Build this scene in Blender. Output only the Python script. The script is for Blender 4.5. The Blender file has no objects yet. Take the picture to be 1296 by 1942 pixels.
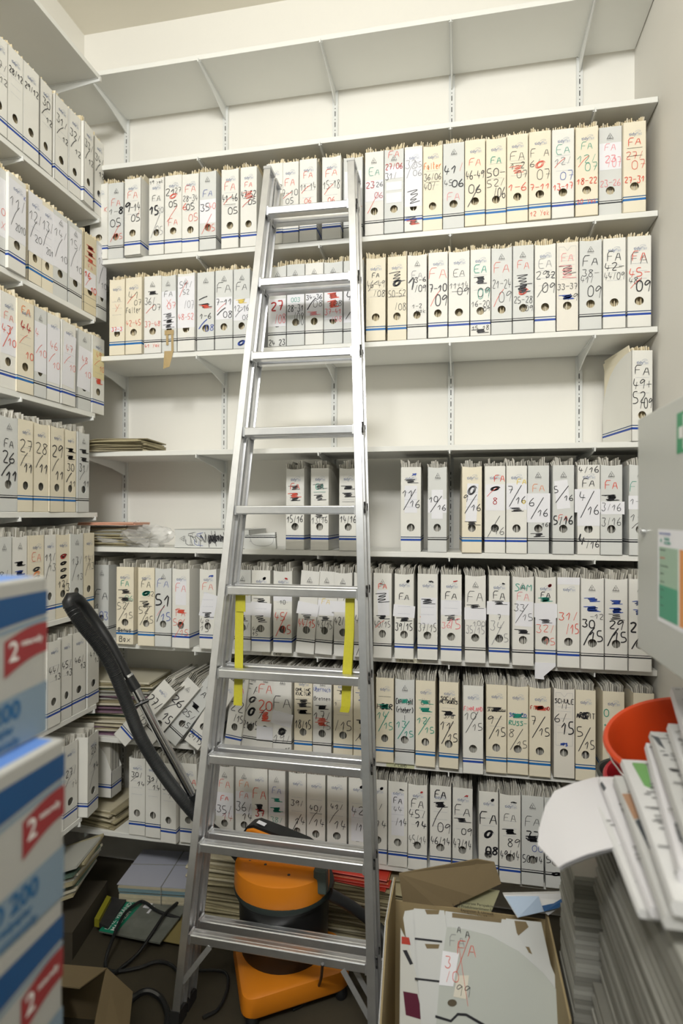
import bpy, bmesh, math, random
from mathutils import Vector, Matrix
C = bpy.context.scene.collection
R = math.radians
# ---------------------------------------------------------------- camera
FPX, YAW, PIT, ROL = 1122.66, R(11.345), R(0.27), R(0.218)
CAMH = 1.6
F = Vector((-math.sin(YAW)*math.cos(PIT), math.cos(YAW)*math.cos(PIT), math.sin(PIT)))
RT0 = Vector((math.cos(YAW), math.sin(YAW), 0)); UP0 = RT0.cross(F)
RT = RT0*math.cos(ROL)+UP0*math.sin(ROL); UP = UP0*math.cos(ROL)-RT0*math.sin(ROL)
cd = bpy.data.cameras.new('camera'); cam = bpy.data.objects.new('camera', cd); C.objects.link(cam)
cam.matrix_world = Matrix(((RT.x, UP.x, -F.x, 0), (RT.y, UP.y, -F.y, 0), (RT.z, UP.z, -F.z, CAMH), (0, 0, 0, 1)))
cd.sensor_fit = 'HORIZONTAL'; cd.sensor_width = 36; cd.lens = 36*FPX/1296
cd.clip_start = .02
cd.dof.use_dof = True; cd.dof.focus_distance = 2.1; cd.dof.aperture_fstop = 2.4
bpy.context.scene.camera = cam
# ---------------------------------------------------------------- world, light, exposure
sc = bpy.context.scene
sc.view_settings.view_transform = 'Standard'; sc.view_settings.look = 'None'
sc.view_settings.gamma = 1; sc.view_settings.use_curve_mapping = False
sc.view_settings.exposure = 0.0
wd = bpy.data.worlds.new('world'); sc.world = wd; wd.use_nodes = True
wd.node_tree.nodes['Background'].inputs[0].default_value = (.95, 1, .84, 1)
wd.node_tree.nodes['Background'].inputs[1].default_value = 0.17
def area(name, loc, rot, sx, sy, power, col):
    l = bpy.data.lights.new(name, 'AREA'); l.shape = 'RECTANGLE'; l.size = sx; l.size_y = sy
    l.energy = power; l.color = col
    o = bpy.data.objects.new(name, l); o.location = loc; o.rotation_euler = rot; C.objects.link(o); return o
area('ceiling_lamp_light', (-.35, -1.1, 3.55), (R(55), 0, 0), 1.2, .4, 81, (1, .995, .965))
area('ceiling_lamp_upward_light', (-.35, -.8, 3.60), (R(165), 0, 0), 1.2, .35, 17, (1, .98, .93))

def ray(px, py): return F + RT*((px-648)/FPX) - UP*((py-971)/FPX)
CP = Vector((0, 0, CAMH))
def at_y(px, py, Y): d = ray(px, py); return CP + d*(Y/d.y)
def at_x(px, py, X): d = ray(px, py); return CP + d*(X/d.x)
def at_z(px, py, Z): d = ray(px, py); return CP + d*((Z-CAMH)/d.z)
def at_d(px, py, D): return CP + ray(px, py)*D
def at_plane(px, py, P, N): d = ray(px, py); return CP + d*((P-CP).dot(N)/d.dot(N))
def proj(P):
    q = P-CP; d = q.dot(F); return 648+FPX*q.dot(RT)/d, 971-FPX*q.dot(UP)/d
# ---------------------------------------------------------------- materials
MC = {}
def mat(name, col, rough=.6, metal=0, noise=0, nscale=20, bump=0, spec=None, alpha=None, trans=None):
    if name in MC: return MC[name]
    m = bpy.data.materials.new(name); m.use_nodes = True; nt = m.node_tree; b = nt.nodes['Principled BSDF']
    b.inputs['Base Color'].default_value = (*col, 1); b.inputs['Roughness'].default_value = rough
    b.inputs['Metallic'].default_value = metal
    if spec is not None: b.inputs['Specular IOR Level'].default_value = spec
    if alpha: b.inputs['Alpha'].default_value = alpha
    if trans: b.inputs['Transmission Weight'].default_value = trans
    if noise or bump:
        tc = nt.nodes.new('ShaderNodeTexCoord'); n = nt.nodes.new('ShaderNodeTexNoise'); n.inputs['Scale'].default_value = nscale
        n.inputs['Detail'].default_value = 5; nt.links.new(tc.outputs['Object'], n.inputs['Vector'])
        if noise:
            mx = nt.nodes.new('ShaderNodeMix'); mx.data_type = 'RGBA'
            mx.inputs[6].default_value = (*[c*(1-noise) for c in col], 1); mx.inputs[7].default_value = (*[min(1, c*(1+noise)) for c in col], 1)
            nt.links.new(n.outputs['Fac'], mx.inputs[0]); nt.links.new(mx.outputs[2], b.inputs['Base Color'])
        if bump:
            bp = nt.nodes.new('ShaderNodeBump'); bp.inputs['Strength'].default_value = bump; bp.inputs['Distance'].default_value = .003
            nt.links.new(n.outputs['Fac'], bp.inputs['Height']); nt.links.new(bp.outputs[0], b.inputs['Normal'])
    MC[name] = m; return m
def striped(name, col, thin, thick, zt, zk, rough=.55):
    m = mat(name, col, rough, noise=.04, nscale=9); nt = m.node_tree; b = nt.nodes['Principled BSDF']
    tc = nt.nodes.new('ShaderNodeTexCoord'); sp = nt.nodes.new('ShaderNodeSeparateXYZ'); nt.links.new(tc.outputs['Object'], sp.inputs[0])
    src = b.inputs['Base Color'].links[0].from_socket
    for (z, e, c) in ((zt[0], zt[1], thin), (zk[0], zk[1], thick)):
        cm = nt.nodes.new('ShaderNodeMath'); cm.operation = 'COMPARE'; nt.links.new(sp.outputs[2], cm.inputs[0])
        cm.inputs[1].default_value = z; cm.inputs[2].default_value = e
        mx = nt.nodes.new('ShaderNodeMix'); mx.data_type = 'RGBA'; nt.links.new(cm.outputs[0], mx.inputs[0])
        nt.links.new(src, mx.inputs[6]); mx.inputs[7].default_value = (*c, 1); src = mx.outputs[2]
    nt.links.new(src, b.inputs['Base Color']); return m
NAVY, BLUE, BLK = (.02, .06, .16), (.015, .12, .42), (.012, .014, .018)
CASE = {
 'w': striped('white_card_blue_bands', (.80, .79, .74), NAVY, (.01, .06, .36), (.0546, .0018), (.0445, .0038)),
 'c': striped('cream_card_blue_bands', (.82, .755, .60), (.015, .10, .25), (.01, .15, .45), (.0546, .0018), (.0445, .0040)),
 'g': striped('grey_card_black_bands', (.67, .68, .66), BLK, BLK, (.0538, .0014), (.0464, .0023)),
 'l': striped('pale_card_black_bands', (.78, .77, .73), BLK, BLK, (.0538, .0014), (.0464, .0023)),
 'p': mat('plain_buff_card', (.80, .76, .68), .6, noise=.04, nscale=9),
 'k': striped('kraft_card_black_rules', (.72, .64, .45), BLK, BLK, (.066, .0006), (.036, .0006)),
}
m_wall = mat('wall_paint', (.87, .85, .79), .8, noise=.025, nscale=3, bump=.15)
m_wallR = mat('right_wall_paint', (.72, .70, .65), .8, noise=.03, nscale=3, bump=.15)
m_ceil = mat('ceiling_paint', (.82, .78, .68), .9, noise=.02, nscale=2)
m_floor = mat('floor_brown_shaded', (.045, .037, .022), .8, noise=.3, nscale=6)  # brown made much darker: shade from surrounding clutter is put into this colour
m_shelf = mat('shelf_laminate', (.80, .80, .76), .45, noise=.02, nscale=8)
m_steel = mat('white_steel', (.76, .77, .75), .4)
m_slot = mat('dark_slot', (.05, .05, .05), .8)
m_alu = mat('brushed_aluminium', (.74, .75, .77), .3, .9, noise=.12, nscale=30)
m_alud = mat('dull_aluminium', (.6, .61, .62), .45, .85, noise=.15, nscale=40)
m_py = [mat('yellowed_newsprint_%d' % i, c, .85) for i, c in enumerate([(.78, .68, .47), (.70, .60, .40), (.84, .77, .60)])]
m_pg = [mat('grey_newsprint_%d' % i, c, .85) for i, c in enumerate([(.56, .54, .48), (.40, .385, .34), (.70, .68, .62)])]
m_lab = mat('white_label_paper', (.82, .82, .86), .6)
m_ylab = mat('yellow_label_paper', (.80, .70, .40), .6)
m_tape = mat('brown_parcel_tape', (.45, .33, .16), .4)
INK = {'k': mat('black_ink', (.015, .015, .02), .5), 'r': mat('red_ink', (.75, .09, .05), .5), 'R': mat('dark_red_ink', (.45, .02, .02), .5),
 'g': mat('teal_ink', (.02, .33, .24), .5), 'b': mat('blue_ink', (.03, .08, .40), .5), 'o': mat('orange_ink', (.85, .24, .05), .5),
 'p': mat('pink_ink', (.85, .25, .28), .5), 'f': mat('pencil_grey', (.25, .25, .27), .5), 'y': mat('yellow_ink', (.8, .6, .1), .5)}
m_logo = mat('logo_print_grey_blue', (.16, .20, .34), .5); m_logo2 = mat('logo_print_pale', (.42, .46, .56), .5); m_logob = mat('logo_print_black', (.05, .05, .06), .5)
# ---------------------------------------------------------------- mesh builder
class MB:
    def __init__(s): s.v = []; s.f = []; s.m = []
    def poly(s, pts, mi=0):
        n = len(s.v); s.v += [tuple(p) for p in pts]; s.f.append(tuple(range(n, n+len(pts)))); s.m.append(mi)
    def box(s, a, b, mi=0, M=None):
        x0, y0, z0 = a; x1, y1, z1 = b
        P = [Vector(p) for p in ((x0,y0,z0),(x1,y0,z0),(x1,y1,z0),(x0,y1,z0),(x0,y0,z1),(x1,y0,z1),(x1,y1,z1),(x0,y1,z1))]
        if M: P = [M@p for p in P]
        n = len(s.v); s.v += [tuple(p) for p in P]
        for f in ((3,2,1,0),(4,5,6,7),(0,1,5,4),(1,2,6,5),(2,3,7,6),(3,0,4,7)): s.f.append(tuple(n+i for i in f)); s.m.append(mi)
    def loft(s, rings, mi=0, caps=True, close=True):
        n = len(s.v); k = len(rings[0])
        for r in rings: s.v += [tuple(p) for p in r]
        for i in range(len(rings)-1):
            for j in range(k if close else k-1):
                a = n+i*k+j; b = n+i*k+(j+1) % k; s.f.append((a, b, b+k, a+k)); s.m.append(mi)
        if caps and close:
            s.f.append(tuple(n+j for j in reversed(range(k)))); s.m.append(mi)
            e = n+(len(rings)-1)*k; s.f.append(tuple(e+j for j in range(k))); s.m.append(mi)
    def tube(s, pts, rad, seg=10, mi=0):
        pts = [Vector(p) for p in pts]; rings = []; U = None
        for i, p in enumerate(pts):
            t = (pts[min(i+1, len(pts)-1)]-pts[max(i-1, 0)]).normalized()
            if U is None:
                U = t.orthogonal().normalized()
            U = (U-t*U.dot(t)).normalized(); V = t.cross(U)
            r = rad[i] if isinstance(rad, (list, tuple)) else rad
            rings.append([p+U*(r*math.cos(2*math.pi*j/seg))+V*(r*math.sin(2*math.pi*j/seg)) for j in range(seg)])
        s.loft(rings, mi)
    def lathe(s, prof, seg=32, mi=0, c=(0, 0, 0), sx=1, sy=1):
        s.loft([[Vector((c[0]+r*sx*math.cos(2*math.pi*j/seg), c[1]+r*sy*math.sin(2*math.pi*j/seg), c[2]+z)) for j in range(seg)] for r, z in prof], mi)
    def prism(s, poly, off, mi=0):
        off = Vector(off); s.loft([[Vector(p) for p in poly], [Vector(p)+off for p in poly]], mi)
    def mesh(s, name, mats, smooth=False):
        me = bpy.data.meshes.new(name); me.from_pydata(s.v, [], s.f)
        for m in (mats if isinstance(mats, (list, tuple)) else [mats]): me.materials.append(m)
        me.polygons.foreach_set('material_index', s.m)
        if smooth: me.polygons.foreach_set('use_smooth', [True]*len(s.f))
        me.update(); return me
    def build(s, name, mats, parent=None, smooth=False, bevel=0, seg=2):
        o = bpy.data.objects.new(name, s.mesh(name, mats, smooth)); C.objects.link(o)
        if smooth:
            bm = bmesh.new(); bm.from_mesh(o.data); bmesh.ops.recalc_face_normals(bm, faces=bm.faces)
            for e in bm.edges:
                if len(e.link_faces) == 2 and e.calc_face_angle(0) > R(38): e.smooth = False
            bm.to_mesh(o.data); bm.free()
        if bevel:
            md = o.modifiers.new('bevel', 'BEVEL'); md.width = bevel; md.segments = seg; md.limit_method = 'ANGLE'
        if parent: o.parent = parent
        return o
def empty(name, loc=(0, 0, 0), rot=(0, 0, 0)):
    o = bpy.data.objects.new(name, None); o.empty_display_size = .05; o.location = loc; o.rotation_euler = rot; C.objects.link(o); return o
LABELS = set()
def tag(o, label, cat, group=None, kind=None):
    o['label'] = label; o['category'] = cat
    if group: o['group'] = group
    elif label in LABELS: print('DUPLICATE LABEL', label)
    LABELS.add(label)
    if kind: o['kind'] = kind
    return o
def struct(o): o['kind'] = 'structure'; return o
def child(o, me, name, parent, loc=(0, 0, 0), sc_=None, rot=None):
    c = bpy.data.objects.new(name, me); c.parent = parent; c.location = loc
    if sc_: c.scale = sc_
    if rot: c.rotation_euler = rot
    C.objects.link(c); return c
def smoothpath(pts, n=8):
    P = [Vector(p) for p in pts]; P = [P[0]*2-P[1]]+P+[P[-1]*2-P[-2]]; out = []
    for i in range(1, len(P)-2):
        for k in range(n):
            t = k/n; a, b, c, d = P[i-1:i+3]
            out.append(.5*((2*b)+(c-a)*t+(2*a-5*b+4*c-d)*t*t+(3*b-a-3*c+d)*t**3))
    return out+[P[-2]]
# printed lettering from the built-in font, as a mesh in its own XY plane
def textmesh(txt, size, m, bold=0, extr=0, align='CENTER'):
    cu = bpy.data.curves.new('lettering', 'FONT'); cu.body = txt; cu.size = size; cu.align_x = align; cu.align_y = 'CENTER'
    cu.offset = bold; cu.extrude = extr; cu.resolution_u = 3
    o = bpy.data.objects.new('tmp', cu); C.objects.link(o); bpy.context.view_layer.update()
    me = bpy.data.meshes.new_from_object(o.evaluated_get(bpy.context.evaluated_depsgraph_get()))
    me.materials.clear(); me.materials.append(m)
    bpy.data.objects.remove(o); bpy.data.curves.remove(cu); return me
def lettering(name, txt, size, m, parent, M, bold=0, align='CENTER'):
    me = textmesh(txt, size, m, bold, 0, align); me.transform(M)
    o = bpy.data.objects.new(name, me); C.objects.link(o)
    if parent: o.parent = parent
    return o
# ---------------------------------------------------------------- handwriting: strokes on a 4x6 grid
G = {'0':'26050120414526','1':'033620','2':'052645330040','3':'06462342301001','4':'160242 3420','5':'36060333412000','6':'36030120413302',
 '7':'064620 1343','8':'4526054230100245','9':'4526041345 4530','/':'1036','-':'0343','+':'0343 2521','.':'2021','(':'36141230','?':'0526453322 2021',')':'16343210',
 'A':'002640 1232','B':'00063645340334413000','C':'452605012041','D':'00062644422000','E':'46060040 0333','F':'000646 0333','G':'4526050120414323',
 'H':'0006 4046 0343','I':'2620','J':'36311001','K':'0006 460340','L':'060040','M':'0006234640','N':'00064046','O':'26050120414526','Ö':'25040120414425 1716 3736',
 'P':'000636453403','R':'00063645340340','S':'45260533412000','T':'0646 2620','U':'0601204146','Ü':'0501204145 1716 3736','V':'062046','W':'0610233046','X':'0046 0640',
 'Y':'0623 4610','Z':'06460040','a':'34140211313430','b':'06000334423000','c':'3403102030','d':'4640 4313021041','e':'02323314021030','f':'362520 1434','g':'3413022234343000',
 'h':'0600 03243330','i':'2420 2625','k':'0600 3402 0230','l':'2620','m':'0400 03142420 23344440','n':'0400 03243330','o':'240311203324',
 'p':'0400 04343202','r':'0400 023434','s':'34140322311000','t':'161020 0434','u':'0401103134 3430','v':'042044','w':'0410233044','x':'0044 0440','y':'0422 4400','z':'04340030'}
def chaikin(p, n=2):
    for _ in range(n):
        q = [p[0]]
        for a, b in zip(p, p[1:]): q += [a*.75+b*.25, a*.25+b*.75]
        p = q+[p[-1]]
    return p
PEN = {'1': .0017, '2': .0025, '3': .0037, '4': .0055}
class Ink:
    def __init__(s, rnd): s.mb = MB(); s.mats = []; s.r = rnd; s.k = 0
    def mi(s, c):
        if c not in s.mats: s.mats.append(c)
        return s.mats.index(c)
    def stroke(s, pts, w, c, ch=2):
        s.k += 1; y = -.0012-.00002*s.k; P = chaikin([Vector(p) for p in pts], ch) if len(pts) > 2 else [Vector(p) for p in pts]
        L = []
        for i, p in enumerate(P):
            t = P[min(i+1, len(P)-1)]-P[max(i-1, 0)]; t = t.normalized() if t.length > 1e-9 else Vector((1, 0))
            n = Vector((-t.y, t.x)); ww = w*(.5 if 0 < i < len(P)-1 else .3); L.append((p+n*ww, p-n*ww))
        for (a, b), (c2, d) in zip(L, L[1:]): s.mb.poly([(q.x, y, q.y) for q in (a, b, d, c2)], s.mi(c))
    def text(s, txt, x0, zc, h, w, c, maxw, align='c'):
        r = s.r; n = len(txt); gw = h*.60; adv = gw*1.34; tot = adv*(n-1)+gw
        if tot > maxw: k = maxw/tot; gw *= k; adv *= k; tot = maxw
        x = x0-tot/2 if align == 'c' else x0 if align == 'l' else x0-tot
        for chh in txt:
            g = G.get(chh)
            if g:
                sl = r.uniform(-.02, .16); dz = r.uniform(-.06, .06)*h; kk = r.uniform(.9, 1.1)
                for st in g.split():
                    pts = [(x+(int(st[i])/4+sl*(int(st[i+1])/6-.5)+r.uniform(-.03, .03))*gw, zc+dz+(int(st[i+1])/6-.5)*h*kk) for i in range(0, len(st)-1, 2)]
                    if len(pts) > 1: s.stroke(pts, w, c, 1 if chh in 'AEFHKLMNTVWXYZ147/-+' else 2)
            x += adv
def handwrite(spec, wd_, seed, H=.315):
    """'c pen v h text' items joined by '|' ; returns (ink mesh, label meshes)"""
    r = random.Random(seed); I = Ink(r); lab = MB(); ylab = MB(); nl = 0
    for it in spec.split('|'):
        if not it: continue
        a = it.split(' ', 3); c, pen = a[0][0], a[0][1:]
        v = float(a[1])/100; h = float(a[2])/100*H; t = a[3] if len(a) > 3 else ''
        z = H*(1-v); w = PEN.get(pen, .0016)
        if c in 'LYT':   # glued paper: L v h width% [tilt] [dx%]
            q = (t.split()+['0', '0'])[:3]; hw = float(q[0])/100*wd_/2; an = R(float(q[1])); dx = float(q[2])/100*wd_
            nl += 1; y = -.0004-.0001*nl; P = []
            for sx, sz in ((-1, -1), (1, -1), (1, 1), (-1, 1)):
                X, Z = sx*hw, sz*h/2; P.append((dx+X*math.cos(an)-Z*math.sin(an), y, z+X*math.sin(an)+Z*math.cos(an)))
            (ylab if c == 'Y' else lab).prism(P, (0, .0003, 0))
            continue
        if t in '~#' and v < .12:   # blot over the printed logo
            for q in range(3): I.stroke([(.006+r.uniform(-.004, .008), z+r.uniform(-.004, .004)), (.012+r.uniform(-.003, .006), z+r.uniform(0, .004)), (.018+r.uniform(-.003, .006), z+r.uniform(-.003, .004))], .0032, c, 1)
        elif t == '~' or t == '#':
            for q in range(1 if t == '~' else 2):
                n = 7 if t == '~' else 11; h = max(h, .013); W = wd_*r.uniform(.74, .9)*(1 if q == 0 else .8); sl = r.uniform(.1, .3)*h
                I.stroke([((-W/2 if i % 2 == 0 else W/2)*r.uniform(.7, 1.05), z+h*.55-h*1.1*i/n+(sl if i % 2 else -sl*.4)+r.uniform(-.06, .06)*h) for i in range(n+1)], min(w, .0023) if q == 0 else min(w*.75, .0026), c, 2)
        elif t == '@':   # round scribble
            W = wd_*(.5 if v > .12 else .16); I.stroke([((.014 if v < .12 else 0)+W*.5*math.cos(k*.9)*(1-.03*k), z+h*.5*math.sin(k*.9+.4)*(1-.02*k)) for k in range(22)], w, c, 1)
        elif t == '_': I.stroke([(-wd_*.34, z), (wd_*.34, z+r.uniform(-.001, .001))], w, c)
        elif t == '\\': I.stroke([(-wd_*.38, z-h/2), (-wd_*.16, z+h*.1), (wd_*.10, z+h/2)], min(w, .004), c)
        elif t.startswith('D:'):   # number / long slash / year
            A, B = t[2:].split(',')
            I.text(A, -wd_*.42, z, h, w, c, wd_*.55, 'l')
            I.stroke([(-wd_*.36, z-h*2.2), (-wd_*.02, z-h*.6), (wd_*.24, z+h*.55)], w, c)
            I.text(B, wd_*.45, z-h*1.35, h*.95, w, c, wd_*.48, 'r')
        else:
            al = 'c'; x = 0
            if t[0] == '<': al = 'l'; x = -wd_*.44; t = t[1:]
            elif t[0] == '>': al = 'r'; x = wd_*.46; t = t[1:]
            I.text(t, x, z, h, w, c, wd_*(.88 if al == 'c' else .58), al)
    return I, lab, ylab
# ---------------------------------------------------------------- the magazine file
W0, D0, H0 = .075, .243, .315
def case_mesh(kind, variant=0):
    mb = MB(); T = .0018; w = W0/2
    # spine with the finger hole
    for yy, fl in ((0, 0), (T, 1)):
        n = 24; hole = [Vector((.0145*math.cos(2*math.pi*i/n+math.pi/4), yy, .09+.0145*math.sin(2*math.pi*i/n+math.pi/4))) for i in range(n)]
        cr = [(w, .315), (-w, .315), (-w, 0), (w, 0)]; outer = []
        top = .315
        for q in range(4):
            a, b = cr[q], cr[(q+1) % 4]
            for i in range(n//4):
                t = i/(n//4); x = a[0]+(b[0]-a[0])*t; z = a[1]+(b[1]-a[1])*t
                if q == 0 and variant == 1: z -= .004*math.sin(math.pi*t)
                outer.append(Vector((x, yy, z)))
        k = len(mb.v); mb.v += [tuple(p) for p in hole+outer]
        for i in range(n):
            j = (i+1) % n; f = (k+i, k+n+i, k+n+j, k+j)
            mb.f.append(f if fl else f[::-1]); mb.m.append(0)
    k = 0; n = 24
    for i in range(n):
        j = (i+1) % n
        mb.f.append((i, j, 2*n+j, 2*n+i)); mb.m.append(0)
        mb.f.append((n+i, 2*n+n+i, 2*n+n+j, n+j)); mb.m.append(0)
    side = [(0, 0), (D0, 0), (D0, .11), (.238, .15), (.226, .195), (.205, .232), (.175, .265), (.135, .29), (.09, .305), (.05, .313), (0, .315)]
    for sx in (-1, 1):
        x0 = sx*w if sx < 0 else w-T*.8
        mb.prism([(x0, y, z) for y, z in side], (T*.8, 0, 0))
    mb.box((-w, 0, 0), (w, D0, T)); mb.box((-w, D0-T, 0), (w, D0, .11))
    return mb.mesh('case', CASE[kind])
CM = {(k, v): case_mesh(k, v) for k in CASE for v in (0, 1)}
def tri_logo():
    I = Ink(random.Random(2)); s = .011
    for dx, dz, q in ((0, 0, 1), (.0035, -.0018, .62), (-.003, -.002, .55)):
        P = [(-s*q+dx, -s*.8*q+dz), (s*q+dx, -s*.8*q+dz), (dx, s*q+dz), (-s*q+dx, -s*.8*q+dz)]
        for a, b in zip(P, P[1:]): I.stroke([a, b], .0011, 'k')
    I.stroke([(-.0115, -.0125), (.0115, -.0125)], .0008, 'k')
    return I.mb.mesh('logo_print', [m_logob])
def tidy_logo():
    mb = MB(); me = []
    for t, sz, x, m, b in (('tidy', .0155, -.0095, 0, .00015), ('Pac', .0145, .0118, 1, 0)):
        q = textmesh(t, sz, m_logo, b); k = len(mb.v)
        for v in q.vertices: mb.v.append((v.co.x+x+.0015, -.0009, v.co.y-.002))
        for p in q.polygons: mb.f.append(tuple(k+i for i in p.vertices)); mb.m.append(m)
    I = Ink(random.Random(1)); I.k = -15
    I.stroke([(-.001, .0035), (.003, .009), (.011, .011), (.019, .008), (.018, .004), (.012, .006), (.008, .004)], .0008, 'k')
    I.stroke([(-.002, -.0085), (.019, -.0085)], .0006, 'k')
    k = len(mb.v); mb.v += I.mb.v; mb.f += [tuple(k+i for i in f) for f in I.mb.f]; mb.m += [1]*len(I.mb.f)
    return mb.mesh('logo_print', [m_logo, m_logo2])
LOGO_T, LOGO_M = tri_logo(), tidy_logo()
def rules_mesh(vs=(.30, .385, .47)):
    I = Ink(random.Random(3)); I.k = -20
    for v in vs: I.stroke([(-.024, .315*(1-v)), (.024, .315*(1-v))], .0007, 'k')
    return I.mb.mesh('printed_rules', [m_logo])
RULES = rules_mesh()
def frame_mesh():
    I = Ink(random.Random(3)); I.k = -20
    P = [(-.029, .085), (-.029, .30), (-.012, .30), (0, .285), (.012, .30), (.029, .30), (.029, .085), (-.029, .085)]
    P = [(x, z+.03 if z < .1 else z) for x, z in P]
    for a, b in zip(P, P[1:]): I.stroke([a, b], .0007, 'k')
    for z in (.265, .25, .235, .21, .185, .16): I.stroke([(-.024, z), (.024, z)], .0006, 'k')
    return I.mb.mesh('printed_rules', [m_logo])
FRAME = frame_mesh()
def bundle_mesh(seed, kind):
    r = random.Random(seed); mb = MB(); n = 17 if kind == 'y' else 21; W = W0-.007; t = W/n; lean = r.uniform(-.004, .004)
    lo = r.random() < .3
    blk = 0; bh = 0
    for i in range(n):
        x = -W/2+t*i
        if i >= blk: blk = i+r.choice((1, 2, 2, 3, 4)); bh = r.uniform(.006, .026) if kind == 'y' else r.uniform(.009, .030)
        top = .315+bh+r.uniform(-.001, .0015)
        y0 = .010+r.uniform(0, .018); y1 = .228+r.uniform(-.006, .006)
        tk = t*r.uniform(.62, .9); c = r.uniform(-.0015, .0015)+lean
        fan = (i/(n-1)-.5)*(.006 if kind == 'y' else .010)
        rings = []
        for z, dx in ((.003, 0), (.16, 0), (.30, fan*.2), (.5*(.3+top), fan*.5+c*.5), (top, fan+c)):
            rings.append([(x+dx, y0, z), (x+dx+tk, y0, z), (x+dx+tk, y1, z-.002), (x+dx, y1, z-.002)])
        mb.loft(rings, r.choice((0, 0, 1, 2)))
    return mb.mesh('newspaper_bundle', m_py if kind == 'y' else m_pg)
BUN = {k: [bundle_mesh(s+(50 if k == 'y' else 0), k) for s in range(9)] for k in 'yg'}
# ---------------------------------------------------------------- room shell
XL, XWL, XWR, DF, DW = -1.463, -1.755, .668, 2.21, 2.501
ZC = CAMH+2.27
def slab(name, a, b, m): mb = MB(); mb.box(a, b); return struct(mb.build(name, m))
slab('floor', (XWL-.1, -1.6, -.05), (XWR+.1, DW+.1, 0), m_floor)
slab('ceiling', (XWL-.1, -1.6, ZC), (XWR+.1, DW+.1, ZC+.05), m_ceil)
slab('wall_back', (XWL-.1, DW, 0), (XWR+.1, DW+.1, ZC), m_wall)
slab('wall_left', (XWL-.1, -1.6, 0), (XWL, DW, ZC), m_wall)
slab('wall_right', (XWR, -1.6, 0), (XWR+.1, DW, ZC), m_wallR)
# ---------------------------------------------------------------- uprights and shelves
def upright(loc, rz, z0, z1):
    mb = MB(); w = .011
    mb.box((-w, -.012, z0), (w, 0, z1)); z = z0+.02
    mb.box((-w-.001, -.0125, z0), (-w+.003, -.001, z1)); mb.box((w-.003, -.0125, z0), (w+.001, -.001, z1))
    while z < z1-.03:
        mb.box((-.0018, -.0128, z), (.0018, -.0119, z+.021), 1); mb.box((-.0018, -.0128, z+.031), (.0018, -.0119, z+.0345), 1); z += .047
    o = mb.build('shelf_upright', [m_steel, m_slot]); o.location = loc; o.rotation_euler.z = rz; return o
UX = [-1.525, -1.037, -.534, -.039, .462]
ORD = ['first', 'second', 'third', 'fourth', 'fifth']
for i, x in enumerate(UX):
    tag(upright((x, DW, 0), 0, .15, 3.48), 'white slotted steel upright on the back wall, %s from the left corner' % ORD[i], 'shelf upright', 'slotted uprights on the walls')
for i, y in enumerate((.75, 1.25, 1.75, 2.2)):
    tag(upright((XWL, y, 0), R(90), .15, 3.6), 'white slotted steel upright on the left wall, %s from the camera' % ORD[i], 'shelf upright', 'slotted uprights on the walls')
def bracket_mesh():
    mb = MB(); t = .0022; L = .285
    mb.prism([(-t, 0, -.002), (-t, 0, -.062), (-t, -.03, -.055), (-t, -.12, -.034), (-t, -L+.01, -.014), (-t, -L-.012, -.012), (-t, -L-.012, .004), (-t, -L-.007, .004), (-t, -L-.006, -.002)], (2*t, 0, 0))
    mb.box((-.007, -L, -.003), (.007, -.01, -.0005))
    return mb.mesh('bracket', m_steel)
BR = bracket_mesh()
ZB = [3.427, 3.029, 2.635, 2.234, 1.838, 1.443, 1.049, .657, .272]     # underside of each back board
BN = ['topmost empty back shelf board just below the ceiling', 'back shelf board above the top row of files', 'back shelf board under the top row of files',
      'back shelf board under the second row of files', 'back shelf board carrying one tall file at its right end', 'back shelf board under the sparsely filled fourth row',
      'back shelf board under the fifth row of files', 'back shelf board under the sixth row and the toppled files', 'lowest back shelf board, under the bottom row of files']
TH = .020
for i, z in enumerate(ZB):
    root = empty('wall_shelf', (0, DW, z)); tag(root, 'white laminate '+BN[i], 'shelf', 'shelves on the back wall')
    mb = MB(); x1 = XWR-.002 if i < 8 else .405
    mb.box((XWL+.004, -(DW-DF), 0), (x1, -.014, TH)); b = mb.build('board', m_shelf, root, bevel=.0015)
    for x in (UX if i < 8 else UX[:4]): child(None, BR, 'bracket', root, (x, -.001, 0))
ZL = [CAMH+1.36*1.43*.92, CAMH+.918*1.43*.92, CAMH+.596*1.43*.92, CAMH+.297*1.43*.92, CAMH-.011*1.43*.92, CAMH-.313*1.43*.92, CAMH-.608*1.43*.92]
ZL.append(at_x(130, 1578, XL).z)
print('ZL', [round(z, 3) for z in ZL], at_x(200, 437, XL), at_x(204, 1335, XL), at_x(203, 980, XL))
LN = ['topmost empty left shelf board', 'left shelf board under the top row of files', 'left shelf board under the second row', 'left shelf board under the third row, stained ochre at its end',
      'left shelf board level with the camera', 'left shelf board under the fifth row, behind the hose end', 'left shelf board under the sixth row', 'lowest left shelf board with leaning files']
LY1 = [2.2, 2.2, 2.17, 2.17, 2.19, 2.2, 2.19, 2.1]
for i, z in enumerate(ZL):
    root = empty('wall_shelf', (XWL, 0, z), (0, 0, 0)); tag(root, 'white laminate '+LN[i], 'shelf', 'shelves on the left wall')
    mb = MB(); mb.box((.014, .45, 0), (XL-XWL, LY1[i], TH)); mb.build('board', m_shelf, root, bevel=.0015)
    for y in (.75, 1.25, 1.75, LY1[i]-.02):
        child(None, BR, 'bracket', root, (.001, y, 0), rot=(0, 0, R(90)))
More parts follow.
